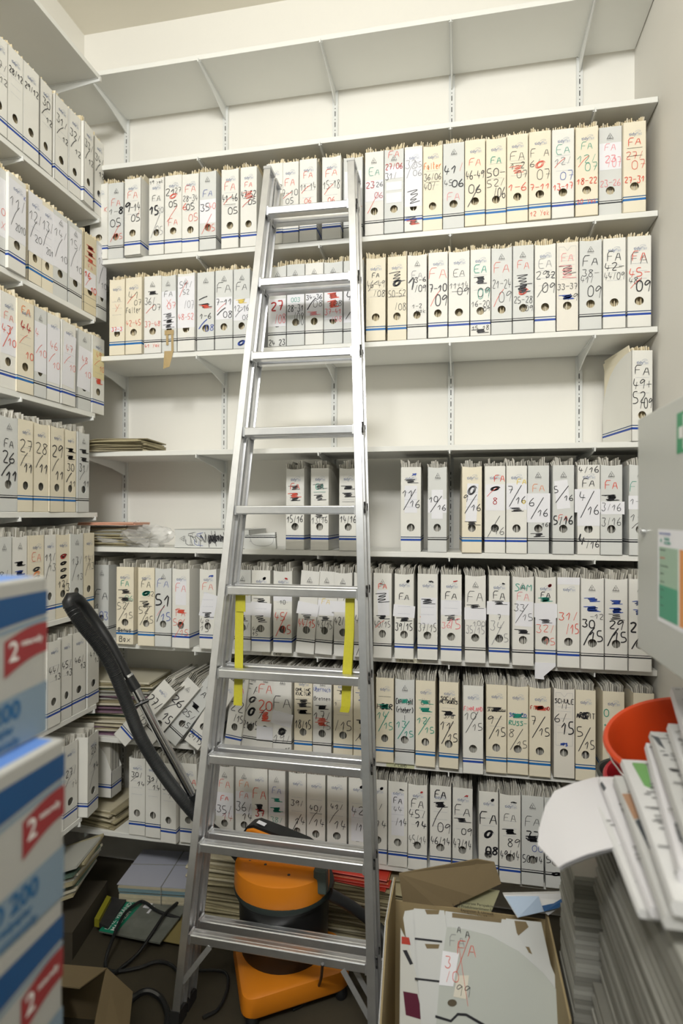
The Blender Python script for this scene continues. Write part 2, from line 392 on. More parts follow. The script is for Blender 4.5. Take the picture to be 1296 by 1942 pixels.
# ---------------------------------------------------------------- magazine files, row by row
TONE = {'w': 'white', 'c': 'cream', 'g': 'grey', 'l': 'off-white', 'p': 'buff', 'k': 'kraft'}
MARKS = {}
cnt = [0]
def magazine_file(kind, w, loc, rz, ry, mark, spec, row, group, paper='y', desc=None, logo=None, seed=0, rx=0, bundle=True, rules=None, lift=0):
    cnt[0] += 1; sd = seed or cnt[0]
    root = empty('magazine_file', loc, (0, 0, 0))
    root.rotation_euler = (rx, ry, rz)
    sx = w/W0; rr = random.Random(sd)
    child(None, CM[(kind, 1 if rr.random() < .4 else 0)], 'case', root, sc_=(sx, 1, 1))
    lg = logo or {'w': 'm', 'c': 'm', 'g': 't', 'l': 't', 'p': 'f', 'k': '-'}[kind]
    if lg == 'm':
        child(None, LOGO_M, 'logo_print', root, (rr.uniform(-.001, .002), 0, .274), (sx, 1, 1))
        if rules is not False and rr.random() < .75: child(None, RULES, 'printed_rules', root, sc_=(sx, 1, 1))
    elif lg == 't': child(None, LOGO_T, 'logo_print', root, (rr.uniform(-.002, .002), 0, .281), (sx, 1, 1))
    elif lg == 'f': child(None, FRAME, 'printed_rules', root, sc_=(sx, 1, 1))
    I, lab, ylab = handwrite(spec, w, sd*7+3)
    if lab.v: lab.build('paper_label', m_lab, root)
    if ylab.v: ylab.build('paper_label', m_ylab, root)['label'] = 'yellow paper label'
    if I.mb.v: I.mb.build('handwriting', [INK[c] for c in I.mats], root)
    what = desc or ('marked '+mark)
    lb = '%s magazine file %s, %s' % (TONE[kind], what, row)
    if lb in MARKS: print('DUP FILE', lb)
    MARKS[lb] = 1
    tag(root, lb, 'magazine file', group)
    if bundle:
        b = bpy.data.objects.new('newspaper_bundle', BUN[paper][rr.randrange(9)]); C.objects.link(b)
        b.location = root.location; b.rotation_euler = root.rotation_euler; b.scale = (sx*rr.choice((1, 1, -1)), 1, 1)
        bt = Matrix.LocRotScale(root.location, root.rotation_euler, None)
        b.location = bt@Vector((0, 0, .0015)); bpy.context.view_layer
        tag(b, '%s papers in the file %s, %s' % ('yellowed' if paper == 'y' else 'grey', what.replace('marked ', ''), row), 'newspapers', 'newspaper bundles in the files')
    return root
RB = {'A': (ZB[2], 'top row, back wall', 'y'), 'B': (ZB[3], 'second row, back wall', 'y'), 'C': (ZB[4], 'third shelf, back wall', 'y'), 'D': (ZB[5], 'fourth row, back wall', 'g'),
      'E': (ZB[6], 'fifth row, back wall', 'g'), 'F': (ZB[7], 'sixth row, back wall', 'g'), 'G': (ZB[8], 'bottom row, back wall', 'g')}
DEFDY = {'A': 0, 'B': 0, 'C': 0, 'D': .0, 'E': .022, 'F': .012, 'G': .004}
def back_file(row, xl, xr, kind, mark, spec, lean=0, yaw=0, dy=None, desc=None, **kw):
    z, rn, pp = RB[row]; z += TH+.0005
    rr = random.Random(xl*13+ord(row)); yf = DF-(DEFDY[row] if dy is None else dy)-rr.uniform(-.002, .006)
    def X(px):
        x = at_y(px, 971, yf).x; py = proj(Vector((x, yf, z)))[1]; return at_y(px, py, yf).x
    a, b = X(xl), X(xr); w = min(.083, max(.066, b-a-.0012)); cx = (a+b)/2
    if lean: z += w/2*math.sin(R(abs(lean)))
    kw.setdefault('paper', pp)
    return magazine_file(kind, w, (cx, yf, z), R(yaw), R(lean), mark, spec, rn, 'magazine files on the back wall', desc=desc, **kw)
# row A
A_ = [
 (170,204,'w','','r1 35 6 >K',dict(desc='half hidden at the left corner')),
 (205,234,'g','FA 1-8/05','r1 26 9 FA|k1 38 9 <1-|k4 37 9 >8|k2 53 11 05|r1 60 8 D:,05'),
 (235,267.5,'w','FA 9-14/05','r1 22 10 FA|k4 38 12 <9|k2 38 10 >-14|r1 47 8 >/|k2 52 9 >05',dict(yaw=-2,dy=.012)),
 (282,311,'w','15-20/05 with 19 yok on top','k1 6 5 19 yok|k1 27 8 FA|k4 42 12 <15|f1 43 7 >-20|f1 54 11 D:,05'),
 (312,344.6,'w','21-27/05','k2 21 9 <21|k1 20 7 >-27|r1 27 7 @|k2 37 8 05|r1 44 7 D:,|r1 60 9 FA'),
 (345,377,'w','28-34/05','r1 19 10 FA|k1 31 8 28-34|r2 41 9 <6|k2 42 8 05|r1 56 9 >05'),
 (378,410,'g','35-40/05','b1 28 9 FA|L 51 30 96|k2 46 9 <35|r1 45 8 >-40|r1 60 9 D:,05'),
 (419.5,452.5,'w','FA 41-46/05','r1 22 10 FA|k2 37 9 41-46|r1 40 10 \\|k1 45 1 _|k2 53 9 >05'),
 (455.6,487,'w','FA 47-52/05','r1 22 7 FA|k2 34 8 47-52|r1 36 8 ~|k1 39 1 _|k2 44 7 >05|r1 46 8 \\'),
 (510,531,'w','','k1 30 6 >2',dict(desc='half behind the left ladder rail')),
 (532.8,566.7,'w','FA 7-10','r1 25 9 FA|k1 38 8 7-10|r1 41 7 \\|k1 48 7 05'),
 (567.5,601,'w','FA 11-14','r1 19 8 FA|k1 34 9 11-14|r1 37 9 \\|r1 51 6 06'),
 (610.5,646.7,'w','FA 15-18','r1 20 10 FA|k1 34 10 15-18|r1 40 12 \\|r1 53 6 06'),
 (651,688,'g','','L 47 60 88|k1 35 8 >1|k1 60 9 >I|r1 64 7 >F',dict(desc='half behind the right ladder rail',dy=-.02)),
 (692,728,'l','FA 23-26/06','g1 24 9 EA|L 47 25 96|R2 40 7 <23|k1 40 6 >-26|r1 54 9 D:,|R1 53 7 >06'),
 (728.6,766,'g','FA 27/06 31','r1 6 9 FA|L 28 14 92|R2 21 7 27/06|L 44 10 80|k1 32 8 <31/|L 58 12 80'),
 (767.5,801,'w','32/35/06 on a white sheet','L 37 68 96|f1 21 10 <32|f1 22 6 >35|f1 32 7 >06|f1 27 20 \\|k2 61 16 ~|r2 90 5 ~|k1 88 8 ~'),
 (802,839.5,'c','Falter 36/06 40','o2 24 8 Falter|k1 37 8 36/06|k1 48 8 <40/|k1 43 1 _'),
 (840,881,'g','41-45/06','k3 31 11 <41|r1 29 9 >/|k1 46 7 <45|k3 48 9 >06|p1 63 10 FA'),
 (881.5,920.7,'c','46-49/06','r1 26 9 FA|k2 41 10 46-49|k2 58 9 D:,|k2 57 10 06'),
 (921.5,960.5,'c','50-52/06','g2 26 8 FA|k2 40 9 50-|k1 52 9 52/|k2 64 12 >/06'),
 (961.3,1002,'c','FA 1-2/07 and 1-6','k1 24 11 FA|k1 33 1 _|k1 36 7 1-2|r1 41 8 ~|k1 46 8 >07|r2 60 9 1-6'),
 (1003,1045.4,'c','7-11 with 12 Yok below','k1 24 9 F A|k1 36 8 <6/|r1 38 9 @|k1 49 11 >07|r2 63 7 7-11|r1 93 6 12 Yok',dict(dy=.006)),
 (1046.7,1089.5,'w','13-17','g1 23 10 EA|f1 36 8 12/|r1 38 10 \\|b1 53 10 >07|r2 65 7 13-17'),
 (1091.5,1135,'c','18-22 with 20 Yok','g1 22 8 FA|g1 36 9 12/|r1 39 12 \\|g1 46 9 >07|r2 61 7 18-22|r1 84 5 20 Yok'),
 (1136,1180,'g','23-26','L 33 30 96|p1 23 8 FA|p2 36 8 23|p1 40 11 >/07|p1 63 7 23-26',dict(dy=-.012)),
 (1182,1226,'c','FA 27-31','r2 22 9 FA|k1 29 1 _|r1 37 8 27/|k1 38 1 _|r1 48 10 >07|r2 64 7 27-31'),
]
for a in A_: back_file('A', *a[:5], **(a[5] if len(a) > 5 else {}))
B_ = [
 (207,236.6,'c','37-3 beneath brown tape','f1 26 7 .A|r1 38 10 Y|T 66 6 80|r2 66 5 37-3'),
 (237,269.5,'c','Falter 42-45','k1 23 11 41|r1 28 11 \\|k1 33 7 >07|k1 42 8 Falter|r1 59 7 42-45',dict(yaw=-2)),
 (272.8,306,'l','36/07 with 41 Yok below','k3 22 2 ~|k1 32 9 <36/|k1 41 8 >07|r1 43 10 \\|r1 62 7 37-48|r1 90 5 41 Yok'),
 (307,336,'g','FA 36/07 behind torn brown tape','L 45 48 92|k1 24 8 FA|r1 36 10 X|r1 40 8 >07|k1 53 6 ~|k2 60 2 ~|k1 66 4 ~',dict(lean=-1.2,tape=1)),
 (336,369.5,'l','48-52/07 on a white sheet','L 37 66 98|k1 15 8 51/|r1 20 20 \\|k1 24 6 52|f1 41 10 >/07|r1 56 8 48-52',dict(yaw=-2)),
 (372.8,407,'g','1-6/08 in blue and black','k3 33 4 \\|k3 43 3 #|r1 44 4 ~|k2 56 7 1-6|b3 66 12 \\|b2 71 8 >08',dict(yaw=-1)),
 (407.7,441.5,'g','FA 7-11/08','k1 22 13 FA|L 48 28 92|k2 40 8 7-11|r1 47 10 \\|k3 52 9 \\|k2 56 8 >08'),
 (442.3,474,'g','12-16/08 with a blue blot','k1 22 10 FA|L 51 27 98|y2 41 5 ~|k1 49 8 12-16|k1 55 10 \\|k1 61 6 >08|b3 93 7 @'),
 (508,543,'g','27/08 with 24 23 below','g1 25 6 A|L 58 34 96|R4 50 11 27|p2 66 12 >/08|k2 95 7 24 23'),
 (543.6,577.8,'g','28-31/08','L 45 35 96|k1 25 6 FA|g1 44 5 003|k2 54 9 28-31|k1 67 14 >/08'),
 (578.6,613.3,'l','34-36/08','L 47 35 94|r1 19 7 EA|k2 42 6 34-36|k3 50 14 \\|k1 50 8 >08|p1 62 4 ~'),
 (614,650,'g','37-41/08 under a red scrawl','k1 20 5 FA|L 50 40 96|r4 42 6 #|r3 52 8 #|k1 51 7 >08|p2 61 7 37-41|p1 70 6 >/08'),
 (651,690,'g','42','r1 19 7 FA|L 55 40 96|k3 42 12 42|k2 64 14 \\',dict(dy=-.01)),
 (693.6,732,'c','FA 46-49/08','k2 21 6 FA|k1 32 9 46-49|k1 34 12 \\|k1 43 8 >/08',dict(yaw=1)),
 (734.7,771.5,'c','50-52/08 under black loops','k3 25 13 ~|k3 32 8 @|k1 44 8 50-52|k1 48 1 _|k1 60 9 >/08'),
 (772.5,809.7,'l','1-2 yok, 3-6/09','f1 24 9 EA|k4 34 15 <1|k2 30 6 >3-6|k2 40 9 >/09|k1 61 5 1-2|k1 67 5 >yok'),
 (812,849.5,'w','7-10/09','r1 24 14 FA|k3 42 9 7-10|k3 56 13 >09|r1 54 18 \\'),
 (850.4,891,'w','11+14/09','k1 25 9 EA|k1 40 8 11+14|k2 47 9 >09|k1 47 1 _'),
 (892,931,'w','16-20/09 with 15.18 below','g2 22 10 EA|k3 36 8 #|k2 50 11 >09|g1 52 12 >09|k1 63 7 16-20|k1 70 5 >/09|k1 91 5 15.18|k2 95 2 ~'),
 (931.7,971.7,'g','21-24/09','r1 23 12 FA|k1 42 10 21-24|r1 58 20 \\|k1 57 13 >09'),
 (972.5,1012.7,'g','25-28/09 over a scrawl','r1 22 9 FA|k3 40 11 ~|r2 53 8 @|k3 50 8 #|k1 62 8 25-28|k1 72 7 >/09'),
 (1014,1054.5,'w','29-32/09','f1 22 10 EA|k1 35 9 29-|k2 35 7 >32|k2 50 12 >09|k1 53 14 \\'),
 (1055,1098,'p','33-37/09 with a blue stain','p1 17 9 FA|k1 32 10 ~|p1 34 14 ~|k1 50 6 33-37|k1 62 8 >/9|b3 62 3 #'),
 (1099,1142,'g','FA 38-41/09','k2 23 11 FA|k1 37 8 38-|k1 44 8 <41/|k2 58 13 >09'),
 (1143.6,1187.5,'w','FA 42-44/09','k2 20 10 FA|k2 32 9 42-|k1 42 8 44/09|k1 33 1 _'),
 (1190,1236,'w','FA 45-48/09','r2 22 10 FA|k1 24 12 FA|r2 40 10 45-|k1 49 7 <48/|r1 52 11 \\|k3 55 12 >09',dict(yaw=2)),
]
for a in B_:
    k = dict(a[5]) if len(a) > 5 else {}; tp = k.pop('tape', 0)
    rt = back_file('B', *a[:5], **k)
    if tp:
        mb = MB(); mb.box((-.012, -.0036, .03), (-.002, -.0030, .085)); mb.box((.010, -.0036, .0), (.020, -.0030, .085)); mb.box((-.018, -.0042, .072), (.022, -.0028, .09))
        mb.prism([(-.025, -.006, -.066), (.004, -.009, -.060), (.020, -.0045, .004), (-.02, -.0045, .006)], (0, .0006, 0)); mb.build('tape_strip', m_tape, rt)
back_file('C', 1197, 1240, 'w', 'FA 49-52/09', 'k2 22 11 FA|k2 37 11 49+|k2 52 12 <52|k2 58 12 >/09', yaw=10, desc=None)
D_ = [
 (542,577,'w','15/16','r2 22 8 FA|k1 24 5 ~|r2 33 5 ~|k1 38 3 ~|k2 62 9 15/16'),
 (589,623.6,'w','13/16','g2 22 7 EA|k1 23 6 ~|g1 29 1 _|k2 36 7 ~|k1 58 5 ~|k1 63 9 13/16'),
 (643,678,'w','14/16','k3 24 2 ~|k2 33 5 ~|k1 41 1 _|k2 62 9 14/16'),
 (760,798.6,'w','11/16 on a white slip','L 38 32 62|k1 17 4 ~|D:|k2 31 9 D:11,16|b3 9 3 #',dict(yaw=1)),
 (811,847.8,'g','10/16 on a white slip','L 44 34 60|L 46 16 98|k2 38 7 D:10,16',dict(yaw=-1)),
 (876,914.5,'c','9/16 on a white slip','k2 28 12 @|L 42 44 56 -3|k2 37 8 D:9,16|k1 66 4 ~',dict(yaw=2)),
 (919,959,'w','8/16','r2 14 8 >FA|L 36 30 92|k3 26 5 @|r1 30 10 \\|R2 40 8 8|k1 62 9 D:,16'),
 (960,1000,'w','7/16','y2 18 7 >FA|L 35 30 98|k2 27 9 D:7,16|y2 40 7 >o|k1 50 2 ~'),
 (1001,1042,'g','6/16 on a wide white slip','o1 25 9 FA|L 48 33 110|k2 41 9 D:6,16|k1 67 5 >16|k1 79 2 ~'),
 (1048,1089.5,'g','5/16 on a tilted white slip','L 33 32 62 6 -5|k2 27 7 D:5,16|r1 59 7 FA|k3 62 10 5/16'),
 (1095,1138.5,'l','4/16, three times','k2 5 7 4/16|k2 20 9 FA|L 40 26 124|k2 35 11 D:4,16|L 56 24 100|k4 83 12 <4|k2 88 9 >/16',dict(logo='m')),
 (1139,1181,'g','3/16 twice','r2 22 9 FA|k3 37 6 #|L 48 14 108 0 6|k1 47 8 3/16|k1 63 9 3/16'),
 (1193,1236,'g','1-/16, cut by the metal cabinet','g1 25 10 <F|L 42 15 104|k1 41 7 <1-|k1 58 9 <1-|k1 66 9 \\'),
]
for a in D_:
    back_file('D', a[0], a[1], a[2], a[3], a[4].replace('|D:|', '|'), **(a[5] if len(a) > 5 else {}))
E_ = [
 (178.5,206,'g','','k2 40 13 FA|k1 56 10 <1|b2 68 10 >03',dict(desc='marked FA /03 in the dark corner',dy=-.05,yaw=0)),
 (219.7,254,'c','52/15 Bonus Box','g2 21 8 FA|k2 32 5 ~|g1 40 8 >06|k2 42 3 ~|k1 50 9 D:52,15|k2 81 5 Bonus|k2 93 7 Box',dict(yaw=-1)),
 (261,292.8,'c','52/15 below a green blot','k1 21 9 FA|g4 33 6 @|k1 33 6 >-52|k2 47 7 ~|k1 54 9 D:52,15'),
 (293.4,325,'g','51/15 in heavy black','b1 20 11 FA|k4 40 15 51|p1 55 12 \\|b2 62 10 >15|k2 58 22 \\'),
 (325.6,360,'w','FA 50/15','r1 24 10 FA|L 30 32 62|r1 55 9 FA|r2 54 3 ~|r1 68 9 D:50,15',dict(yaw=-3,dy=.028)),
 (378,410,'w','49/15 on a torn slip','r1 22 10 FA|L 46 30 90 -14 5|k2 58 6 ~|k1 66 8 <49|k1 74 8 <15|b3 9 3 #'),
 (444,476,'g','47/15, beside the yellow strap','r1 28 10 FA|L 48 15 110|k2 60 7 ~|k1 69 8 47/'),
 (476.6,512.6,'w','46/15 upright in the margin','k1 26 8 FA|k1 37 5 ~|L 48 17 110 -4|k3 60 8 ~|k1 72 6 <46|k1 78 5 <15|k3 10 3 @',dict(dy=.028)),
 (518,554,'w','45/15 in red','L 31 12 100|k1 38 5 10|r2 56 11 D:45,15|R3 10 3 #'),
 (560,595.5,'l','44/15 in red, leaning right','r1 27 9 FA|L 46 15 116 -5|k1 56 6 ~|r2 63 9 44/15',dict(lean=4.2,dy=.03)),
 (597,629.5,'l','43/15, leaning right','r1 24 7 FA|y1 36 7 FA|L 44 18 118|k1 57 5 ~|k1 64 9 43/15',dict(lean=3,dy=.02,logo='t')),
 (633,668,'l','42/15, behind the strap buckle','k1 29 9 FA|L 41 13 118 0 -4|k2 58 9 42/15',dict(dy=.03)),
 (671,705,'l','41/15, behind the right ladder rail','b2 34 4 ~|k1 55 9 <4|k1 72 12 D:,15'),
 (708,743,'l','40/15 on a blank slip','r2 15 7 FA|k2 30 12 ~|L 35 30 64 3 4|k3 52 3 ~|k1 60 8 40/15|r1 60 9 \\'),
 (748,785,'w','FA 39/15 under a blank strip','k2 27 8 FA|L 44 14 112 -4|k2 54 4 ~|k2 62 9 39/15|k3 9 3 @'),
 (791,831,'w','37/15 under a blank slip','k3 32 6 ~|r2 46 8 <.|L 43 31 76 0 5|k1 62 10 37/15|k3 9 3 #',dict(yaw=1)),
 (835.6,876,'w','36/15 in pink','k2 24 9 FA|L 38 17 98|k1 50 6 ~|p1 58 7 <36|p2 56 12 >15|R3 8 2 #'),
 (881.6,921.7,'l','FA 35/15 in pencil','k1 24 12 FA|k1 36 4 ~|L 44 14 104|f1 55 6 >100|f1 62 9 35/15'),
 (927,967,'w','FA 34/15 in pencil','k2 22 9 FA|k1 31 2 ~|L 37 15 110 -1 -5|k1 47 6 7|f1 57 10 D:34,15|k3 9 2 #'),
 (971.7,1013,'l','33/15 on a white slip','g2 12 8 SAM|p1 22 9 FA|L 42 28 80 -3 5|k1 35 8 D:33,15|k3 62 3 ~',dict(dy=.028)),
 (1015,1055,'w','32/15 with a hanging torn slip','k2 20 7 FA|g3 26 2 #|L 38 16 112|k1 50 4 ~|L 46 16 100|r1 58 9 32/|r1 72 8 >15|R3 10 3 @',dict(dy=.02,hang=1)),
 (1057,1100,'w','31/15 in red','L 4 8 100|r2 43 9 31/|r2 57 11 >/15'),
 (1101.7,1146,'l','30/15','b3 24 4 ~|b4 34 5 #|k1 42 6 >-12|k3 50 9 <30|k4 64 20 \\|k3 63 11 >15',dict(dy=.03)),
 (1147,1191,'l','29/15','b3 26 4 ~|b4 35 5 #|k1 42 6 ~|k3 50 10 29|k4 64 20 \\|k3 63 11 >15',dict(dy=.03)),
 (1192.7,1237,'l','28/15, cut by the metal cabinet','b3 26 4 #|b4 36 5 #|k4 52 10 <2|k4 68 16 \\',dict(dy=.03)),
]
for a in E_:
    k = dict(a[5]) if len(a) > 5 else {}; hg = k.pop('hang', 0)
    rt = back_file('E', *a[:5], **k)
    if hg:
        mb = MB(); mb.prism([(-.036, -.004, -.045), (-.004, -.004, -.047), (-.006, -.004, -.036), (.034, -.004, .002), (.034, -.004, .012), (-.036, -.004, .012)], (0, .0006, 0)); mb.build('paper_slip', m_lab, rt)
F_ = [
 (424,455,'w','22/15','r1 25 9 FA|k2 45 12 22|k2 60 10 >/15',dict(lean=7.5,dy=.02)),
 (456,487,'l','FA 21/15','k2 24 12 FA|k2 37 9 @|k3 52 12 @|k2 68 9 21/15|k1 45 18 \\',dict(lean=4.5)),
 (486,517,'l','20/15 in red','r2 21 12 FA|r3 42 12 20|r4 56 10 #|k2 52 14 \\|L 76 16 100',dict(lean=1)),
 (517,553,'l','19/15','k2 36 15 FA|L 56 16 110 -10|k2 72 8 @|k1 80 10 19/|k1 93 5 >15',dict(dy=.02)),
 (557.6,592.5,'c','ONLINE KULTUR 18/15','k2 20 4 ONLINE|k2 25 4 KULTUR|k1 34 2 ~|k2 39 3 ~|k3 47 3 #|k2 62 10 18/15'),
 (593,629,'l','17/15','b1 18 6 Übernach|k1 29 5 Brennen|k2 40 3 #|k2 50 10 17/|r1 55 3 ~|r2 60 3 ~|k1 62 8 >15'),
 (632,669.5,'c','16/15','k1 20 2 ~|k1 34 5 <1|k2 60 12 /15'),
 (670,704,'c','15/15','b1 24 10 ~|k3 54 3 #|k1 62 10 >15|k1 72 10 \\'),
 (712.7,747,'c','HEER 14/15','k1 22 1 _|k3 34 6 HEER|g4 34 3 #|g2 44 9 D:14,15'),
 (749,786.5,'g','Copyright 13/15','k2 26 7 Copyright|g1 26 2 ~|k2 36 7 (rheber)|k2 45 6 I|g2 53 8 D:13,15'),
 (788,826,'c','ÖH 12/15','k1 25 7 ÖH|g1 25 2 ~|g4 34 3 #|g2 46 8 D:12,15',dict(yaw=-1)),
 (832,870.5,'c','SOCIAL NETWORKS 11/15','k2 19 4 SOCIAL|k2 23 4 NETWORKS|k3 36 3 #|k1 39 5 Syd|k2 50 10 D:11,15',dict(yaw=-2)),
 (877.5,917.6,'w','FINNLAND 10/15','p2 26 5 FINNLAND|k1 34 9 D:10,15',dict(dy=.045,yaw=1)),
 (921.8,961.4,'c','Skandinavien 9/15','k1 28 5 Skandinav|k3 28 2 ~|k2 40 10 D:9,15'),
 (962,1002.6,'c','SCHWEDEN 8/15','b2 33 4 SCHWED|g3 34 2 ~|g2 42 5 RUSS-|k1 53 9 D:8,15'),
 (1003.6,1045,'c','7/15 under a red crossed word','R2 23 4 FINNLAND|r3 23 2 #|k2 37 9 D:7,15'),
 (1049.5,1091,'p','SCHULE II 6/15','k2 14 5 SCHULE|k2 20 5 II|k2 33 10 <6/|k3 43 15 >15|b3 62 3 NPS'),
 (1092,1130,'c','ARBEIT 5/15','k3 28 6 ARBEIT|k1 28 9 @|k2 46 10 D:5,15',dict(dy=.02)),
 (1143,1185,'c','4/15 beside the red bucket','g2 24 8 <O|g3 37 4 <+|k2 47 8 <PRA|g2 58 11 D:4,15'),
 (1203,1239,'c','','k1 30 6 A',dict(desc='mostly hidden behind the red bucket')),
]
for a in F_: back_file('F', *a[:5], **(a[5] if len(a) > 5 else {}))
G_ = [
 (244,275.4,'w','30/14','k2 22 7 30/|k2 33 7 >14|k1 27 8 \\',dict(rules=1)),
 (276.3,303.5,'w','31/14','k2 25 7 31/|k2 35 7 >14|k1 29 8 \\'),
 (304,334.5,'w','32/14, behind the black hose','k2 30 7 32/|k1 40 7 >14',dict(yaw=-3,dy=.03)),
 (341,373,'w','33/14, partly behind the ladder','r2 22 9 >A|R2 42 9 33/|k1 44 7 >14',dict(dy=.01)),
 (409,443,'l','FA 35/14','r1 22 10 FA|L 48 30 100|r2 40 7 FA|k2 54 9 35/|R1 62 10 >14'),
 (446,480,'l','FA 36/14','o1 20 9 FA|L 44 28 96|r1 34 8 FA|k2 49 11 36/|k2 60 9 >14'),
 (480,508,'w','FA 37/14 in red','r2 30 12 FA|k3 48 8 #|R3 54 8 37|r2 66 10 >14',dict(lean=-1)),
 (508.5,541,'l','FA 38/14 in teal','L 38 32 96|b1 24 8 FA|g3 36 4 ~|g4 48 5 #|g1 60 7 38/|g1 70 8 >14'),
 (547,580.5,'w','39/14','k2 37 7 39/|k2 55 9 D:,|k2 58 9 >14'),
 (581.5,617,'w','40/14','k2 40 7 40/|k1 46 1 _|k2 57 9 >14|k1 52 17 \\',dict(dy=.012)),
 (620,658,'w','41/14','k2 36 7 41/|k2 57 10 >14|k1 48 17 \\'),
 (660.7,696,'w','42/14','r1 38 16 <.|L 55 40 70|k2 38 10 42|k2 58 9 >/14|k3 10 3 @'),
 (699,734.5,'w','43/14, behind the ladder rail','k2 32 8 3/|k2 52 9 >14|k3 10 3 @'),
 (736,773,'w','FA 44/14 on a white slip','L 38 50 66|k2 22 7 FA|k1 32 7 44|k2 47 9 >/14|k3 9 3 #'),
 (773.5,810.5,'w','FA 45/14 twice','k2 22 10 FA|k2 34 9 45/|k3 46 9 >14|k1 64 9 45/14|R3 9 3 #'),
 (815,856,'w','FA 46/14 over 09','k3 9 9 FA|k2 22 6 #|k2 36 24 \\|k2 48 11 >09|k2 63 9 46/14'),
 (858,896.6,'w','FA 47/14 over 09','k2 26 12 FA|k3 37 4 ~|k2 50 8 >09|k2 64 10 47/14|R3 9 3 #'),
 (907.7,945.5,'w','FA 48/14 in thick black','k3 30 14 FA|k3 48 10 @|k4 66 9 >08|k1 82 5 48/|k3 9 3 @',dict(yaw=1,dy=.012)),
 (947,988,'w','FA 49/14','k1 26 9 FA|k3 42 5 #|k2 54 10 >89|k2 68 10 49/14|k3 9 3 #',dict(dy=.02)),
 (989,1031.8,'g','FA 50/14','k1 28 11 FA|k3 44 10 37|k3 48 6 #|b1 58 8 >00|k2 70 8 50/14',dict(dy=.02)),
 (1035,1077,'g','5, under the white papers','k2 68 8 <5|k3 84 4 @',dict(dy=.02,lean=-1)),
]
for a in G_:
    k = dict(a[5]) if len(a) > 5 else {}; k['rules'] = None
    back_file('G', *a[:5], **k)
# toppled files leaning on the sixth shelf
def toppled(pbl, ptl, kind, mark, spec, dyy, w=.068, rz=0, **kw):
    yf = DF-dyy; a = at_y(*pbl, yf); b = at_y(*ptl, yf); ang = math.atan2(b.x-a.x, b.z-a.z)
    z = ZB[7]+TH+.001; c = Vector((a.x, yf, z+w*math.sin(abs(ang)))) + Vector((math.cos(ang)*w/2, 0, -math.sin(ang)*w/2))
    return magazine_file(kind, w, c, R(rz), ang, mark, spec, 'toppled on the sixth back shelf', 'magazine files on the back wall', paper='g', **kw)
toppled((216, 1382), (306, 1284), 'w', '27/15', 'k3 30 12 27/|k2 55 12 >/15', .075)
toppled((265, 1384), (349, 1284), 'l', '26/15', 'k3 32 11 26|k2 44 20 \\|k3 58 12 >15', .045)
toppled((309, 1388), (372, 1305), 'g', '25/15', 'k2 22 9 A|k4 42 5 #|k2 56 8 25/|k2 68 8 >15', .03)
toppled((350, 1396), (405, 1312), 'w', '24/15', 'k2 30 9 @|k2 88 9 24/15', .05)
# lying file and small carton on the fourth shelf
z0 = ZB[5]+TH
p = at_y(333, 1035, DF+.03)
magazine_file('g', .075, (p.x+.318, DF+.03, z0+.0385), R(0), R(-90), 'FA', 'k1 22 12 FA|k1 34 22 ~|b1 34 12 FA|k1 44 16 ~|k3 52 10 #|k3 62 14 #|k3 74 12 #|k1 86 8 ~', 'lying on the fourth back shelf', 'magazine files on the back wall', desc='scrawled over in black', bundle=False).rotation_euler = (0, R(-90), R(3))
# ---------------------------------------------------------------- left wall
RL = {2: 'top row, left wall', 3: 'second row, left wall', 4: 'third row, left wall', 5: 'fourth row, left wall', 6: 'fifth row, left wall', 7: 'sixth row, left wall', 8: 'lowest row, left wall'}
def left_file(row, xl, xr, kind, mark, spec, dx=.0, lean=0, yaw=0, desc=None, **kw):
    z = ZL[row-1]+TH+.0005; xf = XL+dx+random.Random(xl*7+row).uniform(-.004, .003)
    def Y(px):
        y = at_x(px, 971, xf).y
        for _ in range(4):
            py = proj(Vector((xf, y, z+.1)))[1]; y = at_x(px, py, xf).y
        return y
    a, b = Y(xl), Y(xr); w = min(.083, max(.062, b-a-.0012))
    if lean: z += w/2*math.sin(R(abs(lean)))
    kw.setdefault('paper', 'y' if row < 5 else 'g')
    o = magazine_file(kind, w, (xf, (a+b)/2, z), R(90+yaw), 0, mark, spec, RL[row], 'magazine files on the left wall', desc=desc, **kw)
    return o
